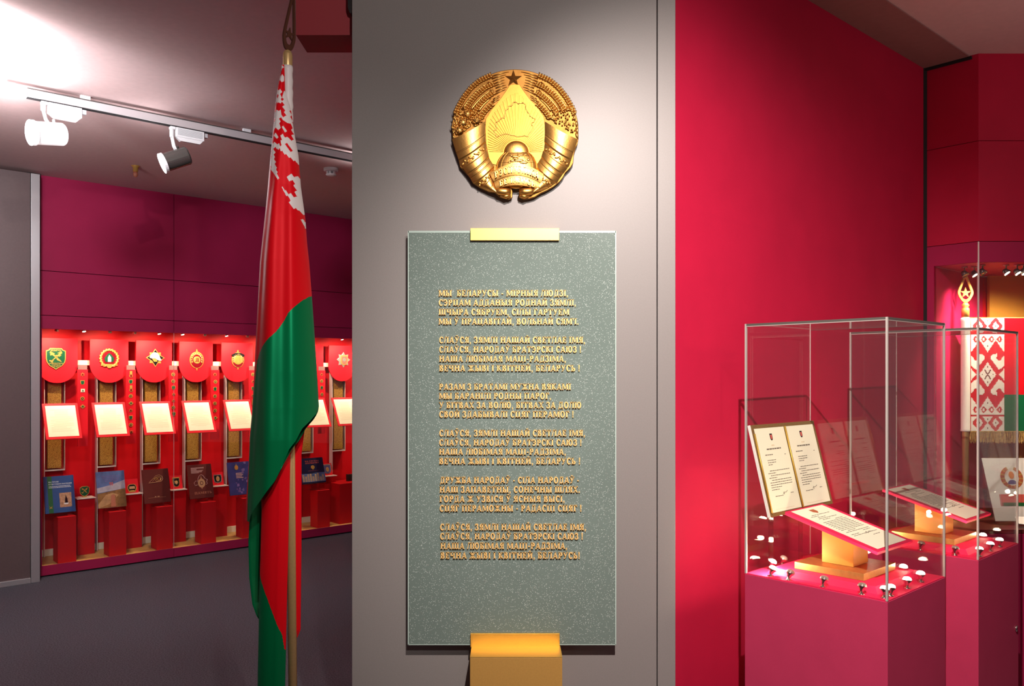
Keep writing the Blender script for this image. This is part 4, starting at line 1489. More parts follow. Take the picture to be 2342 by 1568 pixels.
# ================================================================== ANTHEM PANEL
PF = PE - .042                                       # face of the glass
a, b = at(933, 528, PF), at(1409, 1474, PF)
tz, bz = a.z, b.z
pn = empty('anthem_panel', (0, PF, bz), 0, 'green glitter-glass anthem panel with gold Cyrillic lettering on the grey pier', 'wall panel')
MB().box(a.x, b.x, 0, .010, 0, tz - bz).build('glass_sheet', ['panel'], pn, bevel=.002)
mb = MB()
e_ = .0012
mb.box(a.x + .001, b.x - .001, -.0006, .006, tz - bz - .006, tz - bz + .0006)
mb.box(a.x - .0006, a.x + .003, -.0006, .009, 0, tz - bz)
mb.box(b.x - .003, b.x + .0006, -.0006, .009, 0, tz - bz)
mb.box(a.x, b.x, -.0006, .009, -.0006, .002)
mb.build('polished_edge', 'panel_edge', pn)
mb = MB()
for x_ in (a.x + .05, b.x - .05):
    for z_ in (.08, tz - bz - .08):
        mb.tube([(x_, .010, z_), (x_, .0415, z_)], .012, 12)
mb.build('spacers', 'alu', pn)
LINES = [
    ('МЫ  БЕЛАРУСЫ - МІРНЫЯ ЛЮДЗІ,', 1003, 1300, 670), ('СЭРЦАМ АДДАНЫЯ РОДНАЙ ЗЯМЛІ,', 1003, 1318, 691.5), ('ШЧЫРА СЯБРУЕМ, СІЛЫ ГАРТУЕМ', 1003, 1302, 713), ("МЫ Ў ПРАЦАВІТАЙ, ВОЛЬНАЙ СЯМ'І.", 1003, 1324, 734.5),
    ('СЛАЎСЯ, ЗЯМЛІ НАШАЙ СВЕТЛАЕ ІМЯ,', 1004, 1339, 777), ('СЛАЎСЯ, НАРОДАЎ БРАТЭРСКІ САЮЗ !', 1004, 1330, 798.5), ('НАША ЛЮБІМАЯ МАЦІ-РАДЗІМА,', 1004, 1295, 820), ('ВЕЧНА ЖЫВІ І КВІТНЕЙ, БЕЛАРУСЬ !', 1004, 1327, 841.5),
    ('РАЗАМ З БРАТАМІ МУЖНА ВЯКАМІ', 1004, 1306, 884), ('МЫ БАРАНІЛІ РОДНЫ ПАРОГ,', 1004, 1261, 905), ('У БІТВАХ ЗА ВОЛЮ, БІТВАХ ЗА ДОЛЮ', 1004, 1330, 926), ('СВОЙ ЗДАБЫВАЛІ СЦЯГ ПЕРАМОГ !', 1004, 1313, 947),
    ('СЛАЎСЯ, ЗЯМЛІ НАШАЙ СВЕТЛАЕ ІМЯ,', 1004, 1339, 990), ('СЛАЎСЯ, НАРОДАЎ БРАТЭРСКІ САЮЗ !', 1004, 1331, 1011.5), ('НАША ЛЮБІМАЯ МАЦІ-РАДЗІМА,', 1004, 1295, 1032.5), ('ВЕЧНА ЖЫВІ І КВІТНЕЙ, БЕЛАРУСЬ !', 1004, 1328, 1054),
    ('ДРУЖБА НАРОДАЎ - СІЛА НАРОДАЎ -', 1006, 1325, 1097.5), ('НАШ ЗАПАВЕТНЫ, СОНЕЧНЫ ШЛЯХ.', 1005, 1327, 1119), ('ГОРДА Ж УЗВІСЯ Ў ЯСНЫЯ ВЫСІ,', 1005, 1292, 1140.5), ('СЦЯГ ПЕРАМОЖНЫ - РАДАСЦІ СЦЯГ !', 1005, 1331, 1162),
    ('СЛАЎСЯ, ЗЯМЛІ НАШАЙ СВЕТЛАЕ ІМЯ,', 1006, 1341, 1205), ('СЛАЎСЯ, НАРОДАЎ БРАТЭРСКІ САЮЗ !', 1006, 1334, 1226), ('НАША ЛЮБІМАЯ МАЦІ-РАДЗІМА,', 1007, 1298, 1248), ('ВЕЧНА ЖЫВІ І КВІТНЕЙ, БЕЛАРУСЬ!', 1007, 1327, 1270)]
LD = PF - .006
for s_, x0, x1, yc in LINES:
    mb = MB()
    p0, p1 = at(x0, yc + 7.4, LD), at(x1, yc - 7.4, LD)
    put_text(mb, s_, p0.x, p1.x, p0.z - bz, p1.z - p0.z, -.006, -.0003)
    mb.build('verse_line', 'gold_text', pn)

# clip and bracket
c0, c1 = at(1076, 521.5, PF - .012), at(1279, 549.5, PF - .012)
o = empty('panel_clip', ((c0.x + c1.x) / 2, PE - .0005, c1.z), 0, 'flat gold clip gripping the top edge of the anthem panel', 'clip')
w_, h_ = (c1.x - c0.x) / 2, c0.z - c1.z
MB().box(-w_, w_, -.054, -.0455, 0, h_).build('front_plate', 'gold_satin', o, bevel=.0006)
MB().box(-w_, w_, -.0455, 0, h_ - .004, h_).build('top_plate', 'gold_satin', o)
zt = at(1180, 1481, PF - .012).z
b0 = at(1075, 1503, 2.713)
b1 = at(1286, 1503, 2.713)
o = empty('panel_bracket', ((b0.x + b1.x) / 2, PE - .0005, .30), 0, 'gold box bracket holding the foot of the anthem panel', 'bracket')
w_ = (b1.x - b0.x) / 2
yb_ = -(PE - 2.713)
MB().box(-w_, w_, yb_, 0, 0, b0.z - .30).build('box', 'gold_box', o, bevel=.0012)
c0, c1 = at(1076, 1448, PF - .012), at(1280, 1481, PF - .012)
cx_ = (b0.x + b1.x) / 2
MB().box(c0.x - cx_, c1.x - cx_, -.054, -.0455, b0.z - .3 + .0003, c0.z - .30).build('front_lip', 'gold_satin', o, bevel=.0006)
MB().box(-w_, w_, yb_ - .0005, -.0005, b0.z - .3, b0.z - .3 + .002).build('ledge', 'gold_satin', o)

# ================================================================== BIG FLAG
FD = 2.6


def fp(px, py, rel=0.0, d=FD):
    p = at(px, py, d)
    p.y -= rel
    return p


FO = Vector((fp(661, 856).x, FD, 0))
fl = empty('flag', FO, 0, 'tall red and green satin flag with white ornament hanging folded on a gold pole', 'flag')


def fpl(px, py, rel=0.0):
    return fp(px, py, rel) - FO


def interp(T, y):
    if y <= T[0][0]:
        return T[0][1]
    for (a0_, b0_), (a1_, b1_) in zip(T, T[1:]):
        if y <= a1_:
            f_ = (y - a0_) / (a1_ - a0_)
            return b0_ + (b1_ - b0_) * f_
    return T[-1][1]


PR = .0137
mb = MB()
zb_ = 0.02
p0, p1 = fpl(655.5, 118), fpl(667, 1568)
dirp = (p1 - p0).normalized()
kz = (p0.z - zb_) / -dirp.z
mb.tube([p0 + Vector((0, .012, 0)), p0 + dirp * kz + Vector((0, .012, 0))], PR, 20)
mb.build('pole', 'brass', fl, smooth=True)
foot = p0 + dirp * kz + Vector((0, .012, 0))
MB().lathe([(.15, 0), (.15, .012), (.13, .02), (.03, .03), (.018, .07), (.0145, .1)], 32, mx=Matrix.Translation((foot.x, foot.y, 0))).build('base', 'brass', fl, smooth=True)
c_ = fpl(655.5, 118) + Vector((0, .012, 0))
MB().lathe([(.0135, -.055), (.0148, -.05), (.0148, -.006), (.012, .004), (.004, .010)], 20, mx=Matrix.Translation(c_)).build('collar', 'brass', fl, smooth=True)
# spear head with a star
def smooth_loop(P, n=4):
    """closed outline rounded by Catmull-Rom interpolation, keeping its tip"""
    out, m = [], len(P)
    for i in range(m):
        a, b, c, d = P[i - 1], P[i], P[(i + 1) % m], P[(i + 2) % m]
        for j in range(n):
            t = j / n
            out.append(tuple(.5 * (2 * b[q] + (c[q] - a[q]) * t + (2 * a[q] - 5 * b[q] + 4 * c[q] - d[q]) * t * t + (3 * b[q] - a[q] - 3 * c[q] + d[q]) * t ** 3) for q in (0, 1)))
    return out


def spear_ring(mb, out, k, y0, y1, dz=0.0):
    """flat frame: outline and the same outline scaled by k"""
    cx0, cz0 = 0, sum(p[1] for p in out) / len(out)
    inn = [(p[0] * k, (p[1] - cz0) * (k + .08) + cz0 - .004) for p in out]
    n_ = len(out)
    for i in range(n_):
        j = (i + 1) % n_
        mb.prism([out[i], out[j], inn[j], inn[i]], y0, y1)


rot_sp = Matrix.Translation(c_ + Vector((0, 0, .008))) @ Matrix.Rotation(.10, 4, 'Y') @ Matrix.Rotation(math.radians(57), 4, 'Z')
mb = MB()
out = [(a * 1.02, b * 1.0) for a, b in [(0, 0), (.014, .006), (.0225, .03), (.0225, .06), (.006, .17), (0, .205), (-.006, .17), (-.0225, .06), (-.0225, .03), (-.014, .006)]]
out = smooth_loop(out)
spear_ring(mb, out, .62, -.003, .003)
mb.v = [tuple(rot_sp @ Vector(p)) for p in mb.v]
sh = mb.build('spear_head', 'bronze', fl)
mb = MB().prism(star_pts(0, .052, .021, .008), -.002, .002)
mb.v = [tuple(rot_sp @ Vector(p)) for p in mb.v]
mb.build('star', 'bronze', sh)
# white sleeve round the pole
mb = MB()
L, R_ = [], []
for i in range(26):
    y = 148 + 8.4 * i
    L.append(fpl(655.5 + (667 - 655.5) * (y - 118) / 1450, y, -.012))
    R_.append(PR * 1.12 + .0011 * math.sin(i * 1.9) + .0006 * math.sin(i * 3.1))
mb.tube(L, R_, 18)
mb.build('sleeve', 'flag_white', fl, smooth=True)

LEFT = [(150, 645), (165, 644), (200, 636), (250, 630), (300, 625.7), (357, 620.5), (428, 614.5), (500, 607), (560, 600.5), (600, 596.5), (700, 591), (800, 586), (900, 581), (945, 578), (1000, 573), (1061, 571), (1143, 565.5), (1185, 564)]
RIGHT = [(150, 651), (176, 652), (210, 653), (240, 663), (256, 667), (300, 673), (357, 683.5), (428, 689), (500, 699), (560, 703.5), (600, 708), (700, 715.7), (800, 722.5), (900, 728.6), (930, 730), (945, 727), (960, 718), (976, 705), (1003, 694), (1020, 682), (1039, 674), (1065, 663), (1090, 651.5), (1120, 629), (1151, 604.5), (1170, 591), (1185, 585)]
GREEN = [(672, 718), (680, 711), (694, 697), (720, 675), (740, 665), (760, 652), (776, 636), (795, 617), (812, 604), (827, 598), (873, 592), (911, 583), (945, 577)]
CREST = 632
W1 = []
C1, C2 = 7.842, 7.842


def c1_(L):
    return [(600 + x / C1, 140 + y / C1) for x, y in L]


def c2_(L):
    return [(600 + x / C2, 330 + y / C2) for x, y in L]


WHITE = [c1_([(345, 110), (365, 85), (402, 125), (372, 140), (352, 190), (340, 190)]),
         c1_([(310, 350), (325, 280), (345, 265), (350, 300), (370, 252), (402, 290), (402, 375), (370, 402), (335, 362), (310, 372)]),
         c1_([(262, 640), (290, 522), (320, 555), (345, 527), (382, 582), (347, 622), (382, 690), (365, 722), (392, 757), (367, 803), (330, 780), (305, 792), (290, 762), (255, 792)]),
         c1_([(405, 545), (425, 545), (530, 880), (505, 915), (537, 970), (520, 1020), (557, 1085), (525, 1150), (490, 1150), (415, 1105), (385, 1060), (380, 1000), (420, 1057), (468, 1012), (430, 960), (449, 925), (397, 860), (432, 825), (385, 760), (417, 712), (385, 690)]),
         c1_([(520, 1110), (545, 1105), (575, 1170), (620, 1400), (660, 1600), (420, 1600), (392, 1510), (412, 1470), (383, 1392), (423, 1360), (457, 1425), (500, 1405), (560, 1464), (589, 1428), (550, 1362), (582, 1326), (545, 1260), (560, 1214)]),
         c1_([(400, 1230), (427, 1213), (489, 1302), (455, 1327)]),
         c1_([(210, 960), (262, 928), (275, 962), (290, 913), (345, 942), (372, 918), (386, 1000), (386, 1052), (345, 1080), (377, 1130), (353, 1165), (382, 1252), (340, 1288), (290, 1240), (252, 1272), (228, 1300), (217, 1500), (160, 1600), (150, 1480), (185, 1330), (190, 1200), (205, 1080)]),
         c1_([(253, 1380), (290, 1333), (349, 1420), (318, 1447)]),
         c2_([(150, -10), (215, -5), (245, 42), (270, 8), (330, 62), (365, 43), (392, 112), (360, 162), (310, 130), (305, 100), (253, 135), (302, 207), (265, 245), (292, 282), (275, 325), (322, 387), (290, 412), (342, 492), (325, 520), (359, 572), (345, 590), (387, 677), (365, 702), (290, 592), (203, 495), (227, 460), (185, 400), (175, 425), (145, 340), (155, 250), (165, 170), (160, 60)]),
         c2_([(388, -10), (415, 72), (378, 120), (400, 192), (425, 180), (465, 247), (490, 232), (540, 302), (560, 285), (605, 342), (625, 327), (665, 382), (690, 330), (660, 90), (640, -10)]),
         c2_([(505, 647), (580, 578), (620, 632), (668, 593), (715, 680), (745, 830), (785, 1235), (755, 1282), (705, 1217), (695, 1232), (668, 1190), (635, 1212), (558, 1102), (582, 1062), (535, 980), (510, 990), (428, 832), (440, 822), (485, 892), (498, 880), (542, 955), (582, 935), (632, 1002), (670, 970), (633, 900), (664, 865), (612, 785), (638, 750), (602, 690), (550, 720)]),
         c2_([(733, 1382), (757, 1357), (800, 1450), (805, 1560)])]
DARKC = [c1_([(275, 660), (300, 613), (324, 650), (305, 704)]), c2_([(463, 55), (495, 28), (589, 160), (560, 189)]), c1_([(240, 1095), (255, 1048), (275, 1100), (255, 1140)]),
         c2_([(170, 70), (185, 60), (190, 130), (217, 160), (202, 215), (227, 270), (192, 330), (178, 330), (182, 240)])]


def front_rel(v, y):
    """how far the front of the folds stands out from the pole plane, v across, y down the picture"""
    l_, r_ = interp(LEFT, y), interp(RIGHT if y < 930 else RX, y)
    x = l_ + (r_ - l_) * v
    wd = (r_ - l_) * FD / F
    base = .50 * wd * math.sin(PI * min(1, max(0, v))) ** .62
    k = min(1.0, max(0, (y - 190) / 200))
    f1 = .010 * k * math.exp(-((x - (CREST + (y - 800) * .004)) / 17.0) ** 2)
    f2 = -.007 * k * math.exp(-((x - 664 - (y - 700) * .01) / 15.0) ** 2)
    f3 = .006 * k * math.exp(-((x - 690 - (y - 800) * .02) / 17.0) ** 2)
    f4 = -.008 * k * math.exp(-((x - (l_ + 17)) / 8.0) ** 2)
    f5 = .004 * k * math.sin((x - .35 * y) * .045) * max(0, min(1, (y - 850) / 150))
    return base + (f1 + f2 + f3 + f4 + f5) * math.sin(PI * v) ** .4 + .004


RX = [(930, 730), (1000, 731), (1185, 728)]         # where the front fold would end if it were not cut by its hem


def flag_front():
    mb = MB()
    ys = [150 + 1.5 * i for i in range(int((1185 - 150) / 1.5) + 1)]
    nx = 92
    rows = []
    for y in ys:
        l_, r_ = interp(LEFT, y), interp(RIGHT, y)
        rx = interp(RX, y) if y > 930 else r_
        row = []
        for j in range(nx + 1):
            x = l_ + (r_ - l_) * j / nx
            v = (x - l_) / (rx - l_)
            row.append((x, y, front_rel(v, y)))
        rows.append(row)
    for row in rows:
        for x, y, r_ in row:
            mb.v.append(tuple(fpl(x, y, r_)))
    for i in range(len(ys) - 1):
        for j in range(nx):
            a_ = i * (nx + 1) + j
            x = (rows[i][j][0] + rows[i][j + 1][0] + rows[i + 1][j][0] + rows[i + 1][j + 1][0]) / 4
            y = (ys[i] + ys[i + 1]) / 2
            mi = 0
            if y < 545:
                if any(inside((x, y), P) for P in WHITE):
                    mi = 2
                if any(inside((x, y), P) for P in DARKC):
                    mi = 0
            elif y > 665:
                gx = interp(GREEN, y)
                if x > gx:
                    mi = 1
            mb.f.append((a_, a_ + nx + 1, a_ + nx + 2, a_ + 1))
            mb.m.append(mi)
    # back of the bundle
    o_ = len(mb.v)
    nb = 14
    for i, y in enumerate(ys[::6]):
        l_, r_ = interp(LEFT, y), interp(RIGHT, y)
        for j in range(nb + 1):
            v = j / nb
            x = l_ + (r_ - l_) * v
            wd = (r_ - l_) * FD / F
            back = -.36 * wd * math.sin(PI * v) ** .7 + .004
            if y > 940:
                f_ = min(1, (y - 940) / 120)
                rx = interp(RX, y)
                fr = front_rel((x - l_) / (rx - l_), y) - .004
                back = back * (1 - f_) + fr * f_
            mb.v.append(tuple(fpl(x, y, back)))
    m_ = len(ys[::6])
    for i in range(m_ - 1):
        for j in range(nb):
            a_ = o_ + i * (nb + 1) + j
            yy = ys[::6][i]
            mb.f.append((a_, a_ + 1, a_ + nb + 2, a_ + nb + 1))
            mb.m.append(0 if yy < 800 else 1)
    return mb


mb = flag_front()
ob = mb.build('cloth', ['flag_red', 'flag_green', 'flag_white'], fl, smooth=True)


def strip(name, mats, ytab, lt, rt, relfn, mfn, nx=16, back=.02):
    """a hanging fold with its own thickness: left and right edges by height, relief and colour by place"""
    mb = MB()
    y0_, y1_ = ytab
    ny = int((y1_ - y0_) / 1.2)
    ys = [y0_ + (y1_ - y0_) * i / ny for i in range(ny + 1)]
    n1 = nx + 1
    for y in ys:
        l_, r_ = interp(lt, y), interp(rt, y)
        for j in range(n1):
            x = l_ + (r_ - l_) * j / nx
            mb.v.append(tuple(fpl(x, y, relfn(j / nx, y))))
        for j in range(n1):
            x = l_ + (r_ - l_) * j / nx
            mb.v.append(tuple(fpl(x, y, relfn(j / nx, y) - .0015 - back * math.sin(PI * j / nx))))
    for i in range(ny):
        for j in range(nx):
            a_ = i * 2 * n1 + j
            y = (ys[i] + ys[i + 1]) / 2
            l_, r_ = interp(lt, y), interp(rt, y)
            mi = mfn(l_ + (r_ - l_) * (j + .5) / nx, y)
            mb.f.append((a_, a_ + 2 * n1, a_ + 2 * n1 + 1, a_ + 1))
            mb.m.append(mi)
            b_ = a_ + n1
            mb.f.append((b_, b_ + 1, b_ + 2 * n1 + 1, b_ + 2 * n1))
            mb.m.append(mi)
        for j in (0, nx):
            a_ = i * 2 * n1 + j
            mb.f.append((a_, a_ + n1, a_ + 3 * n1, a_ + 2 * n1))
            mb.m.append(mfn(l_ + 1, y))
    return mb.build(name, mats, fl, smooth=True)


# red fold below the hem, turning green further down
DIAG = [(1300, 596), (1316, 600), (1363, 620.6), (1417, 640.8), (1444, 651), (1480, 655), (1490, 700)]
strip('inner_fold', ['flag_red', 'flag_green'], (1010, 1690), [(1010, 640), (1090, 600), (1164, 602), (1275, 599), (1336, 597), (1568, 592.6), (1690, 590)], [(1010, 668), (1600, 654.5), (1690, 654)],
      lambda v, y: .006 + .034 * math.sin(PI * (v * .9 + .05)) ** .6 + .004 * math.exp(-((v - .75) / .1) ** 2), lambda x, y: 1 if y > 1300 and x < interp(DIAG, y) else 0, 60)
# dark green hanging lobe on the left
strip('left_fold', ['flag_green'], (1130, 1436), [(1130, 566), (1185, 564), (1245, 561), (1326, 563), (1387, 570), (1414, 580), (1436, 594)], [(1130, 606), (1436, 601)],
      lambda v, y: -.03 - .035 * math.sin(PI * min(1, v * .7)), lambda x, y: 0, 10, .004)
# red fold showing to the right of the pole
strip('right_fold', ['flag_red'], (985, 1462), [(985, 655), (1462, 668)], [(985, 692), (1040, 685), (1242, 685), (1444, 683), (1462, 676)],
      lambda v, y: -.024 + .012 * math.sin(PI * v), lambda x, y: 0, 8, .02)

# ================================================================== FREE-STANDING GLASS CASES
CA = math.radians(47.33)
CW = Vector((math.sin(CA), math.cos(CA), 0))
CN = Vector((-math.cos(CA), math.sin(CA), 0))
CROT = math.atan2(CW.y, CW.x)
C1O = Vector(((2030 - CX) / F * 2.40, 2.40, 0))
C2O = Vector(((2238 - CX) / F * 2.935, 2.935, 0))
SW, TW = .4376, .467
PZ, TZ = .9444, 1.7667


def glass_case(o_, label):
    c = empty('display_case', o_, CROT, label, 'display case', 'free-standing glass display cases')
    MB().box(0, SW, 0, TW, 0.0, PZ - .002).build('plinth', 'plum', c, bevel=.0015)
    MB().box(.001, SW - .001, .001, TW - .001, PZ - .002, PZ + .001).build('plinth_top', 'red_rose', c)
    mb = MB()
    a0, a1, b0_, b1_ = .05, SW - .05, .05, TW - .05
    q_ = .014
    vs = [(a0, b0_, PZ + .0012), (a1, b0_, PZ + .0012), (a1, b1_, PZ + .0012), (a0, b1_, PZ + .0012), (a0 + q_, b0_ + q_, PZ + .02), (a1 - q_, b0_ + q_, PZ + .02), (a1 - q_, b1_ - q_, PZ + .02), (a0 + q_, b1_ - q_, PZ + .02)]
    mb.add(vs, [(0, 3, 2, 1), (4, 5, 6, 7), (0, 1, 5, 4), (1, 2, 6, 5), (2, 3, 7, 6), (3, 0, 4, 7)])
    mb.build('felt_platform', 'red_rose', c)
    g = .006
    e = .0005
    for nm, bx in (('glass_pane', (g, SW - g, e, g - e)), ('glass_pane', (g, SW - g, TW - g + e, TW - e)), ('glass_pane', (e, g - e, g, TW - g)), ('glass_pane', (SW - g + e, SW - e, g, TW - g))):
        MB().box(*bx, PZ + .001, TZ - g).build(nm, 'glass', c)
    MB().box(g, SW - g, g, TW - g, TZ - g + .0005, TZ - .0005).build('top_pane', 'glass', c)
    for x_, y_, mt in ((0, 0, 'profile'), (SW - g, 0, 'profile'), (0, TW - g, 'profile')):
        MB().box(x_, x_ + g, y_, y_ + g, PZ, TZ).build('corner_profile', mt, c)
    MB().box(SW - .0032, SW - .0008, TW - .0032, TW - .0008, PZ, TZ).build('corner_seam', 'clear_edge', c)
    for bx in ((g, SW - g, 0, g), (0, g, g, TW - g)):
        MB().box(*bx, TZ - .007, TZ).build('top_profile', 'profile_dark', c)
        MB().box(bx[0] + .0004, bx[1] - .0004, bx[2] + .0004, bx[3] - .0004, TZ - .0095, TZ - .0072).build('top_lip', 'profile', c)
    MB().box(SW - g, SW, g, TW - g, TZ - .006, TZ).build('top_profile', 'profile_dark', c)
    MB().box(g, SW - g, TW - .004, TW, TZ - .003, TZ).build('top_seam', 'profile', c)
    return c


case1 = glass_case(C1O, 'nearer free-standing glass case on a plum plinth, holding a standing two-page letter board')
case2 = glass_case(C2O, 'farther free-standing glass case on a plum plinth beside the corner display')
MB().lathe([(.012, 0), (.012, .004), (.010, .006), (.0001, .006)], 16, mx=orient((SW * .93, 0, .62), (0, -1, 0))).build('lock', 'chrome', case2, smooth=True)


def cpt(o_, s, t, z):
    return o_ + CW * s + CN * t + Vector((0, 0, z))


def stand(o_, which):
    p = empty('document_stand', cpt(o_, .2185, .231, PZ + .0203), CROT, 'gold box stand under the tilted red document board in the %s glass case' % which, 'stand', 'gold document stands')
    MB().box(-.115, .115, -.115, .115, 0, .022).build('base', 'gold_wood', p, bevel=.001)
    mb = MB()
    a_ = .0525
    za, zb__ = .1020, .1312
    mb.add([(-a_, -a_, .0223), (a_, -a_, .0223), (a_, a_, .0223), (-a_, a_, .0223), (-a_, -a_, za), (a_, -a_, za), (a_, a_, zb__), (-a_, a_, zb__)], [(0, 3, 2, 1), (4, 5, 6, 7), (0, 1, 5, 4), (1, 2, 6, 5), (2, 3, 7, 6), (3, 0, 4, 7)])
    mb.build('column', 'gold_col', p, bevel=.001)
    b = empty('document_board', cpt(o_, .229, .225, 1.1045), CROT, 'cream decree on a tilted red board on the gold stand, %s glass case' % which, 'document', 'tilted decrees in the glass cases')
    b.rotation_euler = (math.atan2(.086, .31), 0, CROT)
    MB().box(-.13, .13, -.16, .16, -.010, 0).build('board', 'red_rose', b, bevel=.001)
    mb = MB().box(-.105, .105, -.148, .150, .0003, .0012)
    r = random.Random(9 if which == 'nearer' else 12)
    mb.add([(a0, b0, .0016) for a0, b0 in [(x_ * .016, .122 + z_ * .013) for x_, z_ in ((-1, 1), (1, 1), (1, -.3), (0, -1.2), (-1, -.3))]], [(0, 1, 2, 3, 4)], 2)
    z = .098
    for row in range(22):
        x0, x1 = -.08, .08
        if row in (0, 3):
            x0, x1 = -.06, .06
        if row in (1, 2, 4, 5, 14, 16, 17, 19, 20, 21):
            x0, x1 = r.choice([(-.08, -.03), (.02, .07), (-.05, .0)])
        x = x0
        while x < x1:
            l_ = r.uniform(.008, .022)
            if row < 19 or row == 20:
                mb.box(x, min(x + l_, x1), z, z + .0022, .0011, .0017, 1)
            x += l_ + .004
        z -= .0088
    mb.tube([(.0, -.062, .0018), (.015, -.052, .0018), (.01, -.064, .0018), (.03, -.055, .0018), (.045, -.06, .0018)], .0007, 4, 1)
    mb.build('paper', ['paper', 'ink', 'em_red'], b)


stand(C1O, 'nearer')
stand(C2O, 'farther')

# standing board with two letters
LN = math.atan2(.074, .293)
bt = .376
lb = empty('letter_board', cpt(C1O, .2188, bt, 1.139), CROT, 'brown board with two cream letters bearing shield crests, standing in the nearer glass case', 'letter board')
lb.rotation_euler = (-LN, 0, CROT)
BW, BH = .2125, .303
MB().box(-BW, BW, 0, .007, 0, BH).build('board', ['brown_board'], lb, bevel=.0008)
MB().box(-BW - .0035, -BW - .0002, 0, .009, 0, BH).build('white_edge', 'white_edge', lb)
for sg in (0, 1):
    x0, x1 = (-BW + .016, -.008) if not sg else (.002, BW - .016)
    mb = MB().box(x0, x1, -.0012, -.0002, .012, BH - .013, 0)
    cx_ = (x0 + x1) / 2
    z = BH - .045
    mb.prism([(cx_ + (a - 0) * .65, z + b_ * .65) for a, b_ in shield_pts(0, 0, .012, .036)], -.0016, -.001, 2)
    mb.prism([(cx_ + a * .42, z + b_ * .42) for a, b_ in shield_pts(0, 0, .012, .036)], -.0020, -.0015, 3)
    r = random.Random(20 + sg)

    def tx(xa, xb, zz, hh=.0022, mi=1):
        x = xa
        while x < xb:
            l_ = r.uniform(.006, .017)
            mb.box(x, min(x + l_, xb), -.0016, -.0011, zz, zz + hh, mi)
            x += l_ + .0028
    tx(cx_ - .010, cx_ + .010, BH - .075, .004, 4)
    tx(cx_ - .045, cx_ + .045, BH - .087, .0045)
    tx(cx_ - .062, cx_ - .015, BH - .105, .003)
    mb.box(cx_ + .06, cx_ + .068, -.0016, -.0011, BH - .108, BH - .106, 1)
    for i in range(3):
        tx(cx_ - .055, cx_ + (.0, -.005, -.03)[i] + (.01 if sg else 0), BH - .123 - .0075 * i)
    zz = BH - .158
    for i in range(9):
        tx(cx_ - (.055 if i in (0, 2, 4) else .068), cx_ + (.07 if i not in (1, 3, 7, 8) else -.02 + .02 * (i == 7)), zz)
        zz -= .0078
    mb.tube([(cx_ + q[0] * .001, -.0016, zz - .006 + q[1] * .001) for q in ((-5, -3), (2, 4), (0, -5), (8, 3), (14, 1), (26, 6))], .0008, 4, 1)
    tx(cx_ - .055, cx_ - .005, zz - .014)
    tx(cx_ + .045, cx_ + .062, zz - .010)
    tx(cx_ - .07, cx_ + .05, .020, .001, 4)
    mb.build('letter', ['paper', 'ink', 'enamel_black', 'title_red', 'ink_faint'], lb)
MB().tube([(-.003, -.004, .010), (-.003, -.004, BH - .012)], .0032, 8).build('gold_cord', 'gold_cord', lb, smooth=True)
MB().tube([(-BW + .009, -.003, .012), (-BW + .009, -.003, BH - .03)], .003, 8).build('gold_cord', 'gold_cord', lb, smooth=True)
# clear easel under it
ez = empty('board_easel', cpt(C1O, .2188, bt, PZ + .0012), CROT, 'clear acrylic easel under the brown letter board', 'easel')
hz = 1.139 - PZ - .0012
for x_ in (-.10, .10):
    MB().box(x_ - .012, x_ + .012, .062, .067, 0, hz + .05).build('leg', 'acrylic', ez)
MB().box(-.115, .115, -.004, .068, hz - .006, hz - .0015).build('ledge', 'acrylic', ez)
MB().box(-.115, .115, .045, .085, 0, .003).build('foot', 'acrylic', ez)


# --- the little lamps round the plinths
def cup_lamp(o_, s, t, lit, aim, label):
    p = empty('case_lamp', cpt(o_, s, t, PZ + .0012), CROT, label, 'lamp', 'small cup lamps in the glass cases')
    MB().lathe([(.0105, 0), (.0105, .0022), (.004, .0035), (.004, .009)], 14).build('base', 'chrome', p, smooth=True)
    d = Vector((aim[0], aim[1], 1.0)).normalized()
    q_ = orient((0, 0, .007), d)
    MB().lathe([(.004, 0), (.006, .003), (.0075, .009), (.0138, .016), (.0138, .0185), (.012, .0185), (.009, .013)], 16, mx=q_).build('cup', 'chrome', p, smooth=True)
    l_ = MB().lathe([(.0125, .0165), (.0130, .0200), (.0112, .0245), (.0065, .0275), (.0001, .0285)], 16, mx=q_)
    l_.build('lens', 'lens_warm' if lit else 'lens_off', p, smooth=True)
    return p


LAMPS = [(.022, .385, 1, 'left rear corner, nearest the letter board'), (.11, .437, 1, 'rear edge behind the left of the board'), (.018, .32, 0, 'left edge, front of two'), (.018, .205, 0, 'left edge, middle'), (.018, .085, 0, 'left edge, near the front corner'), (.028, .022, 1, 'front corner, left of the upright'), (.062, .018, 1, 'front corner, right of the upright'), (.19, .022, 1, 'right edge, near the front corner'), (.30, .024, 1, 'right edge, middle'), (.355, .10, 1, 'right rear, by the platform edge'), (.19, .44, 0, 'rear edge, unlit'), (.37, .29, 1, 'rear right, behind the gold stand')]
for which, o_ in (('nearer', C1O), ('farther', C2O)):
    for i, (s, t, lit, wh) in enumerate(LAMPS):
        if which == 'farther' and i in (1, 5):
            continue
        ax, ay = (.2188 - s) * .9 + .12, (.2335 - t) * .9 - .16
        cup_lamp(o_, s, t, lit, (ax, ay), '%s cup lamp at the %s, %s glass case' % ('lit' if lit else 'unlit', wh.replace(', unlit', ''), which))
    for s, t, pw in ((.03, .36, 1.2), (.10, .03, .3), (.33, .05, .35), (.37, .30, .35), (.12, .43, 1.2)):
        spot(cpt(o_, s, t, PZ + .045), cpt(o_, .2188, .2335, 1.16), pw, (1.0, .74, .42), 150, .6, .008)
    point(cpt(o_, .04, .395, PZ + .05), 2.6, (1.0, .78, .6), .01)
    spot(cpt(o_, .03, .025, PZ + .045), cpt(o_, .2, .42, 1.30), 3.5, (1.0, .80, .52), 70, .7, .008)

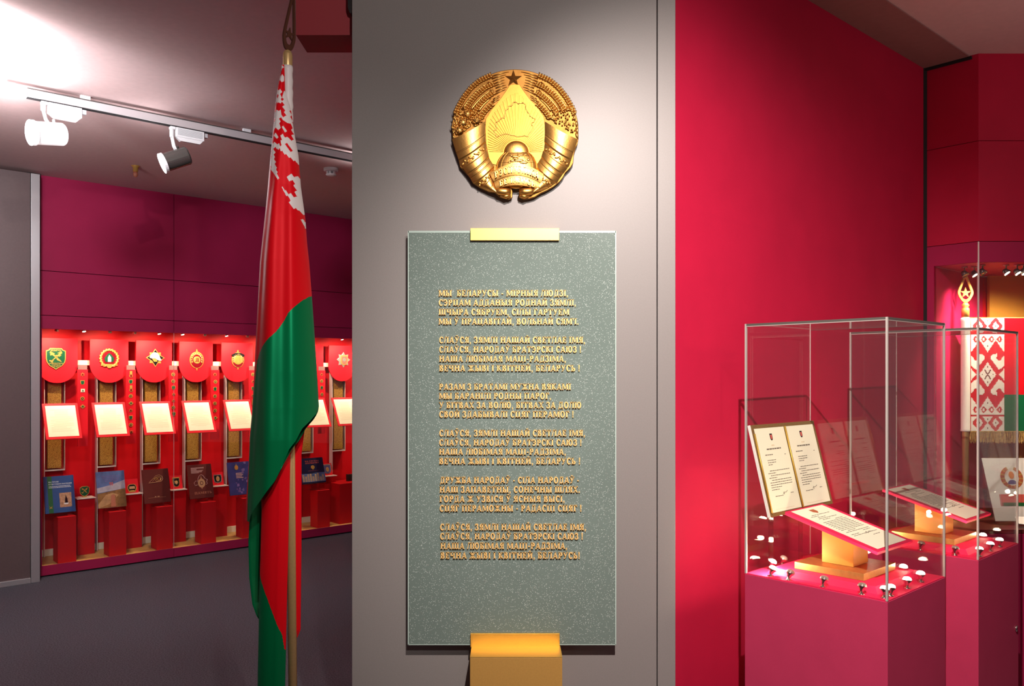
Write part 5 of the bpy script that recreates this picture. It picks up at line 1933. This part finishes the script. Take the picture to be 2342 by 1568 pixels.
# ================================================================== CORNER DISPLAY (beyond the cases)
nc = empty('corner_display', CR, 0, 'built-in corner display with a flag behind glass at the far right', 'display cabinet')
inv = Matrix.Translation(-CR)


def fin(mb, name, mats, parent, **k):
    mb.v = [tuple(Vector(p) - CR) for p in mb.v]
    return mb.build(name, mats, parent, **k)


mb = MB()
facet(mb, 2.15, 2.25, .03)
fin(mb, 'header', 'crimson_panel', nc)
mb = MB()
facet(mb, 0, .82, .03)
fin(mb, 'base', 'crimson_panel', nc)
gm = Matrix.Translation(CR) @ Matrix.Rotation(ROT, 4, 'Z')
P0 = CR - N * .045 + W * .002
uu = (2247 - CX) / F
kw = (P0.x - uu * P0.y) / (uu * W.y - W.x)
BY = (P0 + W * kw).y
fin(MB().box(0, kw + .01, 0, .05, .825, 2.148, mx=Matrix.Translation(P0) @ Matrix.Rotation(ROT, 4, 'Z')), 'side_wall', 'magenta_in', nc)
fin(MB().box((P0 + W * kw).x - .02, XE, BY + .002, BY + .05, .825, 2.148), 'back_wall', 'red_in', nc)
mb = MB()


def floor_poly(mb, z0, z1):
    a, b, c, d_, e = CR - N * .046 + W * .005, B0 + Vector((.002, .005, 0)), Vector((XE, B0.y + .005, 0)), Vector((XE, BY, 0)), P0 + W * kw
    vs = [(p.x, p.y, z) for z in (z0, z1) for p in (a, b, c, d_, e)]
    mb.add(vs, [(4, 3, 2, 1, 0), (5, 6, 7, 8, 9)] + [(i, (i + 1) % 5, (i + 1) % 5 + 5, i + 5) for i in range(5)])


floor_poly(mb, .822, .84)
fin(mb, 'shelf', 'maroon', nc)
mb = MB()
floor_poly(mb, 2.149, 2.16)
fin(mb, 'top_panel', 'crimson_panel', nc)
# glass front in two planes with a bright joint
dA = (B0 - CR)
LA_ = dA.length
ga = Matrix.Translation(CR) @ Matrix.Rotation(math.atan2(dA.y, dA.x), 4, 'Z')
fin(MB().box(.05, LA_ - .004, .004, .010, .825, 2.249, mx=ga), 'glass_pane', 'glass', nc)
fin(MB().box(B0.x + .004, XE, B0.y + .001, B0.y + .007, .825, 2.149), 'glass_pane', 'glass', nc)
fin(MB().box(B0.x - .003, B0.x + .003, B0.y - .001, B0.y + .007, .825, 2.25), 'glass_joint', 'clear_edge', nc)
fin(MB().box(0, .045, -.001, .03, .82, 2.15, mx=ga), 'jamb', 'crimson_panel', nc)

# gold back board
gx = at(2260, 628, BY - .03)
gb = MB().box(gx.x, 3.5, BY - .045, BY - .02, .9, gx.z)
tag(gb.build('back_board', 'gold_back'), 'plain gold board standing behind the flag in the corner display', 'board')
MBs = MB().box(gx.x + .1, gx.x + .4, BY - .018, BY, 1.2, 1.3)

# flag on a pole
FY = 4.33
px_ = at(2208, 700, FY)
nf = empty('flag', (px_.x, FY, .8403), 0, 'flag with a white and red ornament band and gold fringe inside the corner display', 'flag')
zz = lambda py, d=FY: at(0, py, d).z - .8403
MB().tube([(0, 0, 0), (0, 0, zz(712))], .0165, 20).build('pole', 'brass', nf, smooth=True)
MB().lathe([(.06, 0), (.06, .012), (.022, .03), (.018, .06)], 24).build('base', 'brass', nf, smooth=True)
MB().lathe([(.019, zz(724)), (.019, zz(706)), (.013, zz(702)), (.020, zz(698)), (.013, zz(694)), (.008, zz(690))], 20).build('collar', 'gilt', nf, smooth=True)
mb = MB()
h_ = zz(624) - zz(692)
k_ = h_ / .20
out = [(a * k_, zz(692) + b * k_) for a, b in [(0, 0), (.024, .012), (.046, .045), (.051, .075), (.030, .13), (.012, .18), (0, .205), (-.012, .18), (-.030, .13), (-.051, .075), (-.046, .045), (-.024, .012)]]
inn = [(a * k_, zz(692) + b * k_) for a, b in [(0, .022), (.018, .03), (.032, .052), (.036, .075), (.019, .122), (.006, .155), (0, .165), (-.006, .155), (-.019, .122), (-.036, .075), (-.032, .052), (-.018, .03)]]
out, inn = smooth_loop(out), smooth_loop(inn)
for i in range(len(out)):
    j = (i + 1) % len(out)
    mb.prism([out[i], out[j], inn[j], inn[i]], -.004, .004)
sh = mb.build('spear_head', 'gilt', nf)
MB().prism(star_pts(0, zz(692) + .066 * k_, .038 * k_, .014 * k_), -.003, .003).build('star', 'gilt', sh)
s0_, s1_ = zz(986), zz(726)
MB().lathe([(.0225, s0_), (.0245, s0_ + .004), (.0225, s0_ + .012), (.0225, s1_ - .02), (.0245, s1_ - .008), (.0225, s1_ - .004), (.0185, s1_)], 24).build('sleeve', 'sleeve', nf, smooth=True)


def orn(dx, dy):
    """white or red thread of the woven band; dx, dy in stitches from its middle"""
    ax, ay = abs(dx), abs(dy)
    if ax < .9 and 7.6 < ay < 9.6:
        return 2
    if 5.4 < ax < 6.8 and ay < 1:
        return 2
    if ax / 9.4 + ay / 13.8 < 1:
        if ax < 3.6 and ay < 5.2 and abs(ax * 1.45 - ay) < 1.3:
            return 2
        return 1
    if (18.5 - ax) / 5.6 + ay / 6.8 < 1:
        return 1
    P = [(3.8, 20), (6.4, 22.7), (11, 23.2), (11, 20.6), (9.5, 18.6), (11.5, 15.5), (14, 15.5), (18.6, 21.4), (18.6, 9.6), (12.6, 5.0), (7.4, 12.4), (3.3, 17.5)]
    if inside((ax, ay), P):
        return 1
    if ay > 46:
        if abs(ay - 47) < 1 and False:
            return 0
        q = abs(ax - 8.8) / 8.6 + abs(ay - 53.5) / 10.5
        if q < 1:
            q2 = abs(ax - 8.8) / 3.8 + abs(ay - 53.5) / 5.0
            if abs(ax - 8.8) < .7 and abs(ay - 53.5) < 1.2:
                return 2
            return 1 if q2 < 1 else 0
        if ax < .8 and (48.5 < ay < 50.5 or 58 < ay < 60.5):
            return 2
        return 1
    if ay > 44.2:
        return 0
    if ay > 23.6:
        for fx in (4.2, 13.2):
            q = abs(ax - fx) / 3.6 + abs(ay - 39) / 4.2
            if q < 1:
                return 1 if (abs(ax - fx) < .8 and abs(ay - 39) < 1.4) else 0
        if ax < .8 and 30.6 < ay < 33:
            return 2
        if ax < (ay - 24.7) * .66:
            return 1
        if 18.8 - ax < (ay - 24.2) * .72:
            return 1
    return 0


xs = lambda px, d=FY: at(px, 0, d).x - px_.x
mb = MB()
x0, x1 = xs(2220.5), xs(2296.5)
NX_, NY_ = 37, 125
z0_, z1_ = zz(985), zz(727)
mb.box(x0 - .002, x1, -.001, .004, z0_, z1_, 2)
for i in range(NX_):
    j = 0
    while j < NY_:
        c0 = orn(i - 18, j - 62)
        j2 = j
        while j2 < NY_ and orn(i - 18, j2 - 62) == c0:
            j2 += 1
        if c0 != 0:
            xa, xb = x0 + (x1 - x0) * i / NX_, x0 + (x1 - x0) * (i + 1) / NX_
            za, zb__ = z0_ + (z1_ - z0_) * j / NY_, z0_ + (z1_ - z0_) * j2 / NY_
            mb.box(xa, xb, -.0018, -.0009, za, zb__, 3 if c0 == 1 else 4)
        j = j2
zm = zz(902)
XR = .62
mb.grid(lambda u, v: (x1 + (XR - x1) * u, .0 + .006 * math.sin(u * 14) * u, zm + (z1_ - zm) * v), 60, 4, 0)
mb.grid(lambda u, v: (x1 + (XR - x1) * u, .0 + .006 * math.sin(u * 14) * u, z0_ + (zm - z0_) * v), 60, 4, 1)
sm = mb.build('cloth', ['flag_red', 'flag_green', 'orn_red', 'sleeve', 'maroon'], nf)
so = sm.modifiers.new('thick', 'SOLIDIFY')
so.thickness = .002
mb = MB()
r = random.Random(31)
x = x0 - .004
while x < XR:
    l_ = zz(985) - zz(1012) + r.uniform(-.006, .004)
    mb.tube([(x, r.uniform(-.002, .003), z0_ - .001), (x + r.uniform(-.003, .003), r.uniform(-.004, .004), z0_ - l_ * .5), (x + r.uniform(-.004, .004), r.uniform(-.004, .004), z0_ - l_)], .0013, 5)
    x += .0027
mb.box(x0 - .004, XR, -.002, .003, z0_ - .006, z0_)
tag(mb.build('fringe', 'fringe', nf), kind='stuff')
mb = MB()
mb.tube([(x0 - .01, 0, z1_ + .001), (XR, 0, z1_ + .001)], .0025, 8)
mb.build('top_braid', 'fringe', nf, smooth=True)

# white certificate with a coloured emblem and a printed flag
CY = 4.20
tl, bl = at(2245, 1047, CY + .09), at(2277, 1191, CY)
hh = math.hypot(.09, tl.z - bl.z)
ce = empty('certificate', (bl.x, CY, bl.z), 0, 'white certificate with a coloured round emblem and a printed flag in the corner display', 'certificate')
ce.rotation_euler = (-math.atan2(.09, tl.z - bl.z), 0, 0)
cw = .30
sl = tl.x - bl.x
mb = MB()
tw = .24


def sk(x, z):
    return (x + sl * z / hh * .55, z)


mb.prism([(sl * -.0, 0), (tw, 0), (tw - .02, hh), (sl, hh)], 0, .003, 0)
ex, ez_ = (at(2317, 0, CY + .05).x - bl.x), hh * (1191 - 1092) / 144
R = .058
for i in range(40):
    a0, a1 = math.radians(110 + 320 * i / 40), math.radians(110 + 320 * (i + 1) / 40)
    mb.prism([(ex + R * math.cos(a0), ez_ + R * math.sin(a0)), (ex + R * math.cos(a1), ez_ + R * math.sin(a1)), (ex + R * .62 * math.cos(a1), ez_ + R * .72 * math.sin(a1)), (ex + R * .62 * math.cos(a0), ez_ + R * .72 * math.sin(a0))], -.0007, 0, 1 if i % 3 else 4)
mb.prism([(ex + .024 * math.cos(a_), ez_ - .034 + .022 * math.sin(a_)) for a_ in [math.radians(18 * i) for i in range(11)]], -.0008, 0, 2)
mb.prism(circ_pts(ex, ez_ + .012, .014, .02, 14), -.0008, 0, 3)
fx0, fz0 = (at(2293, 0, CY + .02).x - bl.x), hh * (1191 - 1161) / 144
mb.prism([(fx0, fz0 + .008), (fx0 + .14, fz0 + .008), (fx0 + .14, fz0 + .026), (fx0, fz0 + .026)], -.0007, 0, 5)
mb.prism([(fx0, fz0 + .026), (fx0 + .14, fz0 + .026), (fx0 + .14, fz0 + .068), (fx0, fz0 + .068)], -.0007, 0, 6)
for i in range(7):
    for j in range(16):
        if (i + j) % 2:
            mb.box(fx0 + i * .0022 - .008, fx0 + (i + 1) * .0022 - .008, -.001, 0, fz0 + .008 + j * .0037, fz0 + .008 + (j + 1) * .0037, 6)
mb.build('sheet', ['white_paper', 'em_red', 'em_blue', 'orange', 'gilt', 'green_cover', 'title_red'], ce)
mb = MB().box(.02, .20, .004, .012, 0, hh * .9)
mb.build('backing', 'acrylic', ce)
st = MB().box(.01, .22, -.01, .02, -(bl.z - .8405), -.003)
sto = empty('certificate_stand', (bl.x, CY, bl.z), 0, 'dark stand under the white certificate in the corner display', 'stand')
st.build('block', 'maroon', sto)
# folded second sheet in front of it
sp_ = at(2325, 1178, 4.12)
f2 = MB().prism([(0, 0), (.25, -.12), (.25, .06)], 0, .003)
f2 = MB().add([(0, 0, .02), (.3, .0, .0), (.3, .1, .03), (.02, .07, .045)], [(0, 1, 2, 3)]).add([(0, 0, .018), (.3, .0, -.002), (.3, .1, .028), (.02, .07, .043)], [(3, 2, 1, 0)])
tag(f2.build('folded_sheet', 'white_paper', loc=(sp_.x, 4.10, .8405 + .003)), 'small white sheet lying in front of the certificate at the picture edge', 'sheet')

# spotlights under the top of the corner display
for i, (px, py, lit) in enumerate(((2206, 606, 0), (2228, 616, 1), (2247, 612, 0), (2301, 609, 1), (2326, 614, 1), (2341, 604, 1))):
    d_ = 4.24 if i < 2 else 4.16
    p = at(px, 590, d_)
    o = empty('mini_spotlight', (p.x, d_, 2.1485), 0, '%s small spotlight under the top of the corner display, %s from its left end' % ('lit' if lit else 'unlit', ['first', 'second', 'third', 'fourth', 'fifth', 'sixth'][i]), 'spotlight', 'small spotlights in the corner display')
    MB().lathe([(.014, 0), (.014, -.004), (.004, -.004), (.004, -.022)], 12).build('stem', 'nickel', o, smooth=True)
    q_ = orient((0, 0, -.034), (.3, -.45, -.8))
    MB().lathe([(.006, -.016), (.012, -.012), (.019, .012), (.015, .012), (.012, .006)], 14, mx=q_).build('head', 'dark_lamp', o, smooth=True)
    MB().lathe([(.0001, .009), (.0145, .0095), (.0001, .0105)], 14, mx=q_).build('lens', 'lens_warm' if lit else 'lens_off', o)
    if lit:
        spot((p.x, d_, 2.10), (p.x + (.05 if i > 1 else .02), 4.5, 1.4), 25 if i > 1 else 5, (1, .82, .6), 125, .7, .01)
spot((2.30, 4.20, 2.10), (2.42, 4.46, 1.75), 5, (1, .7, .62), 80, .7, .01)

# ================================================================== CEILING TRACK AND LAMPS
TR0 = at(20, 203, 4.436)
tr = empty('lighting_track', (TR0.x, TR0.y, 0), ROT, 'long pale track for spotlights hung just below the ceiling on the left', 'lighting track')
TL = 3.4
MB().box(.085, TL, -.018, .018, 3.098, 3.142).build('rail', 'track', tr, bevel=.002)
MB().box(.085, TL, -.012, .012, 3.0925, 3.0978).build('slot', 'dark', tr)
MB().box(.085, TL, -.021, .021, 3.1425, 3.1465).build('cover_lip', 'dark_lamp', tr)
MB().box(0, .084, -.019, .019, 3.094, 3.142).build('end_cap', 'grey_lamp', tr, bevel=.002)
mb = MB()
for x_ in (.35, 1.3, 2.3, 3.2):
    mb.box(x_, x_ + .05, -.01, .01, 3.147, CEIL - .001)
mb.build('hanger', 'white_lamp', tr)


def track_lamp(s, box_off, aim, label, mats, hl, hr, drop):
    base = Vector((TR0.x, TR0.y, 0)) + W * s
    o = empty('track_spotlight', (base.x, base.y, 3.0975), ROT, label, 'spotlight', 'spotlights on the ceiling track')
    mb = MB().box(.02, .19, -.017, .017, -.062, -.006)
    for i in range(9):
        mb.box(.03, .18, -.0185, .0185, -.012 - .0045 * i, -.0145 - .0045 * i, 1)
    mb.prism([(.02, -.0625), (.185, -.0625), (.165, -.085), (.05, -.085)], -.016, .016)
    mb.build('gear_box', ['white_lamp', 'grey_lamp'], o, bevel=.001)
    MB().box(-.012, .018, -.016, .016, -.022, -.0055).build('adapter', 'white_lamp', o, bevel=.002)
    MB().box(.19, .215, -.012, .012, -.036, -.010).build('latch', 'grey_lamp', o, bevel=.002)
    MB().tube([(0, 0, -.02), (0, 0, -drop * .45)], .013, 14).build('stem', 'white_lamp', o, smooth=True)
    mb = MB()
    for y_ in (-.012, .012):
        mb.tube([(0, y_, -drop * .42), (.012, y_, -drop * .8), (.03, y_, -drop)], .006, 8)
    mb.build('yoke', 'white_lamp', o, smooth=True)
    d = Vector((aim[0], aim[1], aim[2])).normalized()
    hc = Vector((.03, 0, -drop - hr * .8))
    q_ = orient(hc, d)
    MB().lathe([(.0001, -hl * .45), (hr * .9, -hl * .45), (hr, -hl * .40), (hr, hl * .55), (hr * .9, hl * .55), (hr * .82, hl * .42)], 32, mx=q_).build('head', mats[0], o, smooth=False)
    MB().lathe([(.0001, hl * .40), (hr * .84, hl * .41), (.0001, hl * .425)], 28, mx=q_).build('lens', mats[1], o, smooth=True)
    mb = MB()
    mb.lathe([(hr * 1.03, hl * .46), (hr * 1.10, hl * .46), (hr * 1.10, hl * .58), (hr * 1.03, hl * .58)], 28, mx=q_)
    mb.build('front_ring', 'white_lamp', o)
    MB().tube([q_ @ Vector((0, hr, -hl * .2)), q_ @ Vector((0, hr * 1.25, -hl * .2))], .008, 10).build('knob', mats[0], o, smooth=True)
    rot = Matrix.Rotation(ROT, 4, 'Z')
    wp = Vector(o.location) + (rot @ (q_ @ Vector((0, 0, hl * .60))))
    wdir = rot @ d
    return o, wp, wdir


RI = Matrix.Rotation(-ROT, 4, 'Z')


def wd_(v):
    return RI @ Vector(v)


def track_s(px):
    u = (px - CX) / F
    return (u * TR0.y - TR0.x) / (W.x - u * W.y)


o, wp, wdv = track_lamp(track_s(99), 0, wd_((-.62, -.76, -.16)), 'white track spotlight glaring at full beam, at the left end of the track', ('white_lamp', 'lens_cool'), .17, .062, .125)
spot(wp, wp + wdv, 110, (.96, .97, 1), 150, .5, .05)
point(wp + wdv * .05 + Vector((0, 0, -.02)), 14, (.97, .97, 1), .05)
o, wp, wdv = track_lamp(track_s(393), 0, wd_((-.76, -.42, -.40)), 'dark-bodied track spotlight in the middle of the visible track, aimed down left', ('dark_lamp', 'lens_cool'), .16, .055, .15)
spot(wp, wp + wdv, 70, (.97, .97, 1), 110, .5, .04)
point(wp + wdv * .04, 4, (.97, .97, 1), .03)
# lamps further along and out of the picture that light the ceiling
spot((-2.75, 3.45, 2.62), (-2.85, 3.7, 3.2), 105, (1, 1, 1), 150, .9, .08)
spot(Vector((TR0.x, TR0.y, 0)) + W * 2.35 + Vector((-.02, .05, 2.98)), Vector((TR0.x, TR0.y, 3.3)) + W * 2.3, 9, (1, 1, 1), 150, .8, .05)

# smoke detector and sprinkler
p = at(757, 385, F * (CEIL - H) / (HY - 385))
o = empty('smoke_detector', (p.x, p.y, CEIL - .0005), 0, 'round white smoke detector on the ceiling right of the flag', 'smoke detector')
MB().lathe([(.055, 0), (.055, -.018), (.050, -.024), (.0001, -.024)], 28).build('base', 'white_lamp', o, smooth=False)
mb = MB()
for i in range(6):
    a = i * PI / 3
    mb.box(-.005, .005, .026, .034, -.045, -.0245, mx=Matrix.Rotation(a, 4, 'Z'))
mb.build('ribs', 'white_lamp', o)
MB().lathe([(.0001, -.0245), (.022, -.0245), (.022, -.04), (.0001, -.04)], 20).build('chamber', 'grey_lamp', o)
MB().lathe([(.0001, -.0455), (.040, -.0455), (.036, -.053), (.02, -.058), (.0001, -.058)], 28).build('cap', 'white_lamp', o, smooth=True)
p = at(310, 381, F * (CEIL - H) / (HY - 379))
o = empty('sprinkler', (p.x, p.y, CEIL - .0005), 0, 'small brass sprinkler head on the ceiling above the showcase', 'sprinkler')
MB().lathe([(.030, 0), (.030, -.004), (.020, -.010), (.018, -.045), (.0001, -.045)], 18).build('collar', 'gilt', o, smooth=True)
MB().lathe([(.0001, -.0455), (.013, -.0455), (.018, -.06), (.016, -.075), (.006, -.085), (.0001, -.085)], 16).build('bulb', 'brick', o, smooth=True)
# small dark lamp beside the pier top
o = MB().prism([(0, 0), (0, -.07), (-.004, -.076), (-.010, -.072), (-.0155, -.055), (-.0155, 0)], 0, .03)
tag(o.build('wall_fitting', 'black', loc=(X0 - .0008, PE + .0085, 2.925)), 'small black rounded fitting at the top left edge of the grey pier', 'fitting')
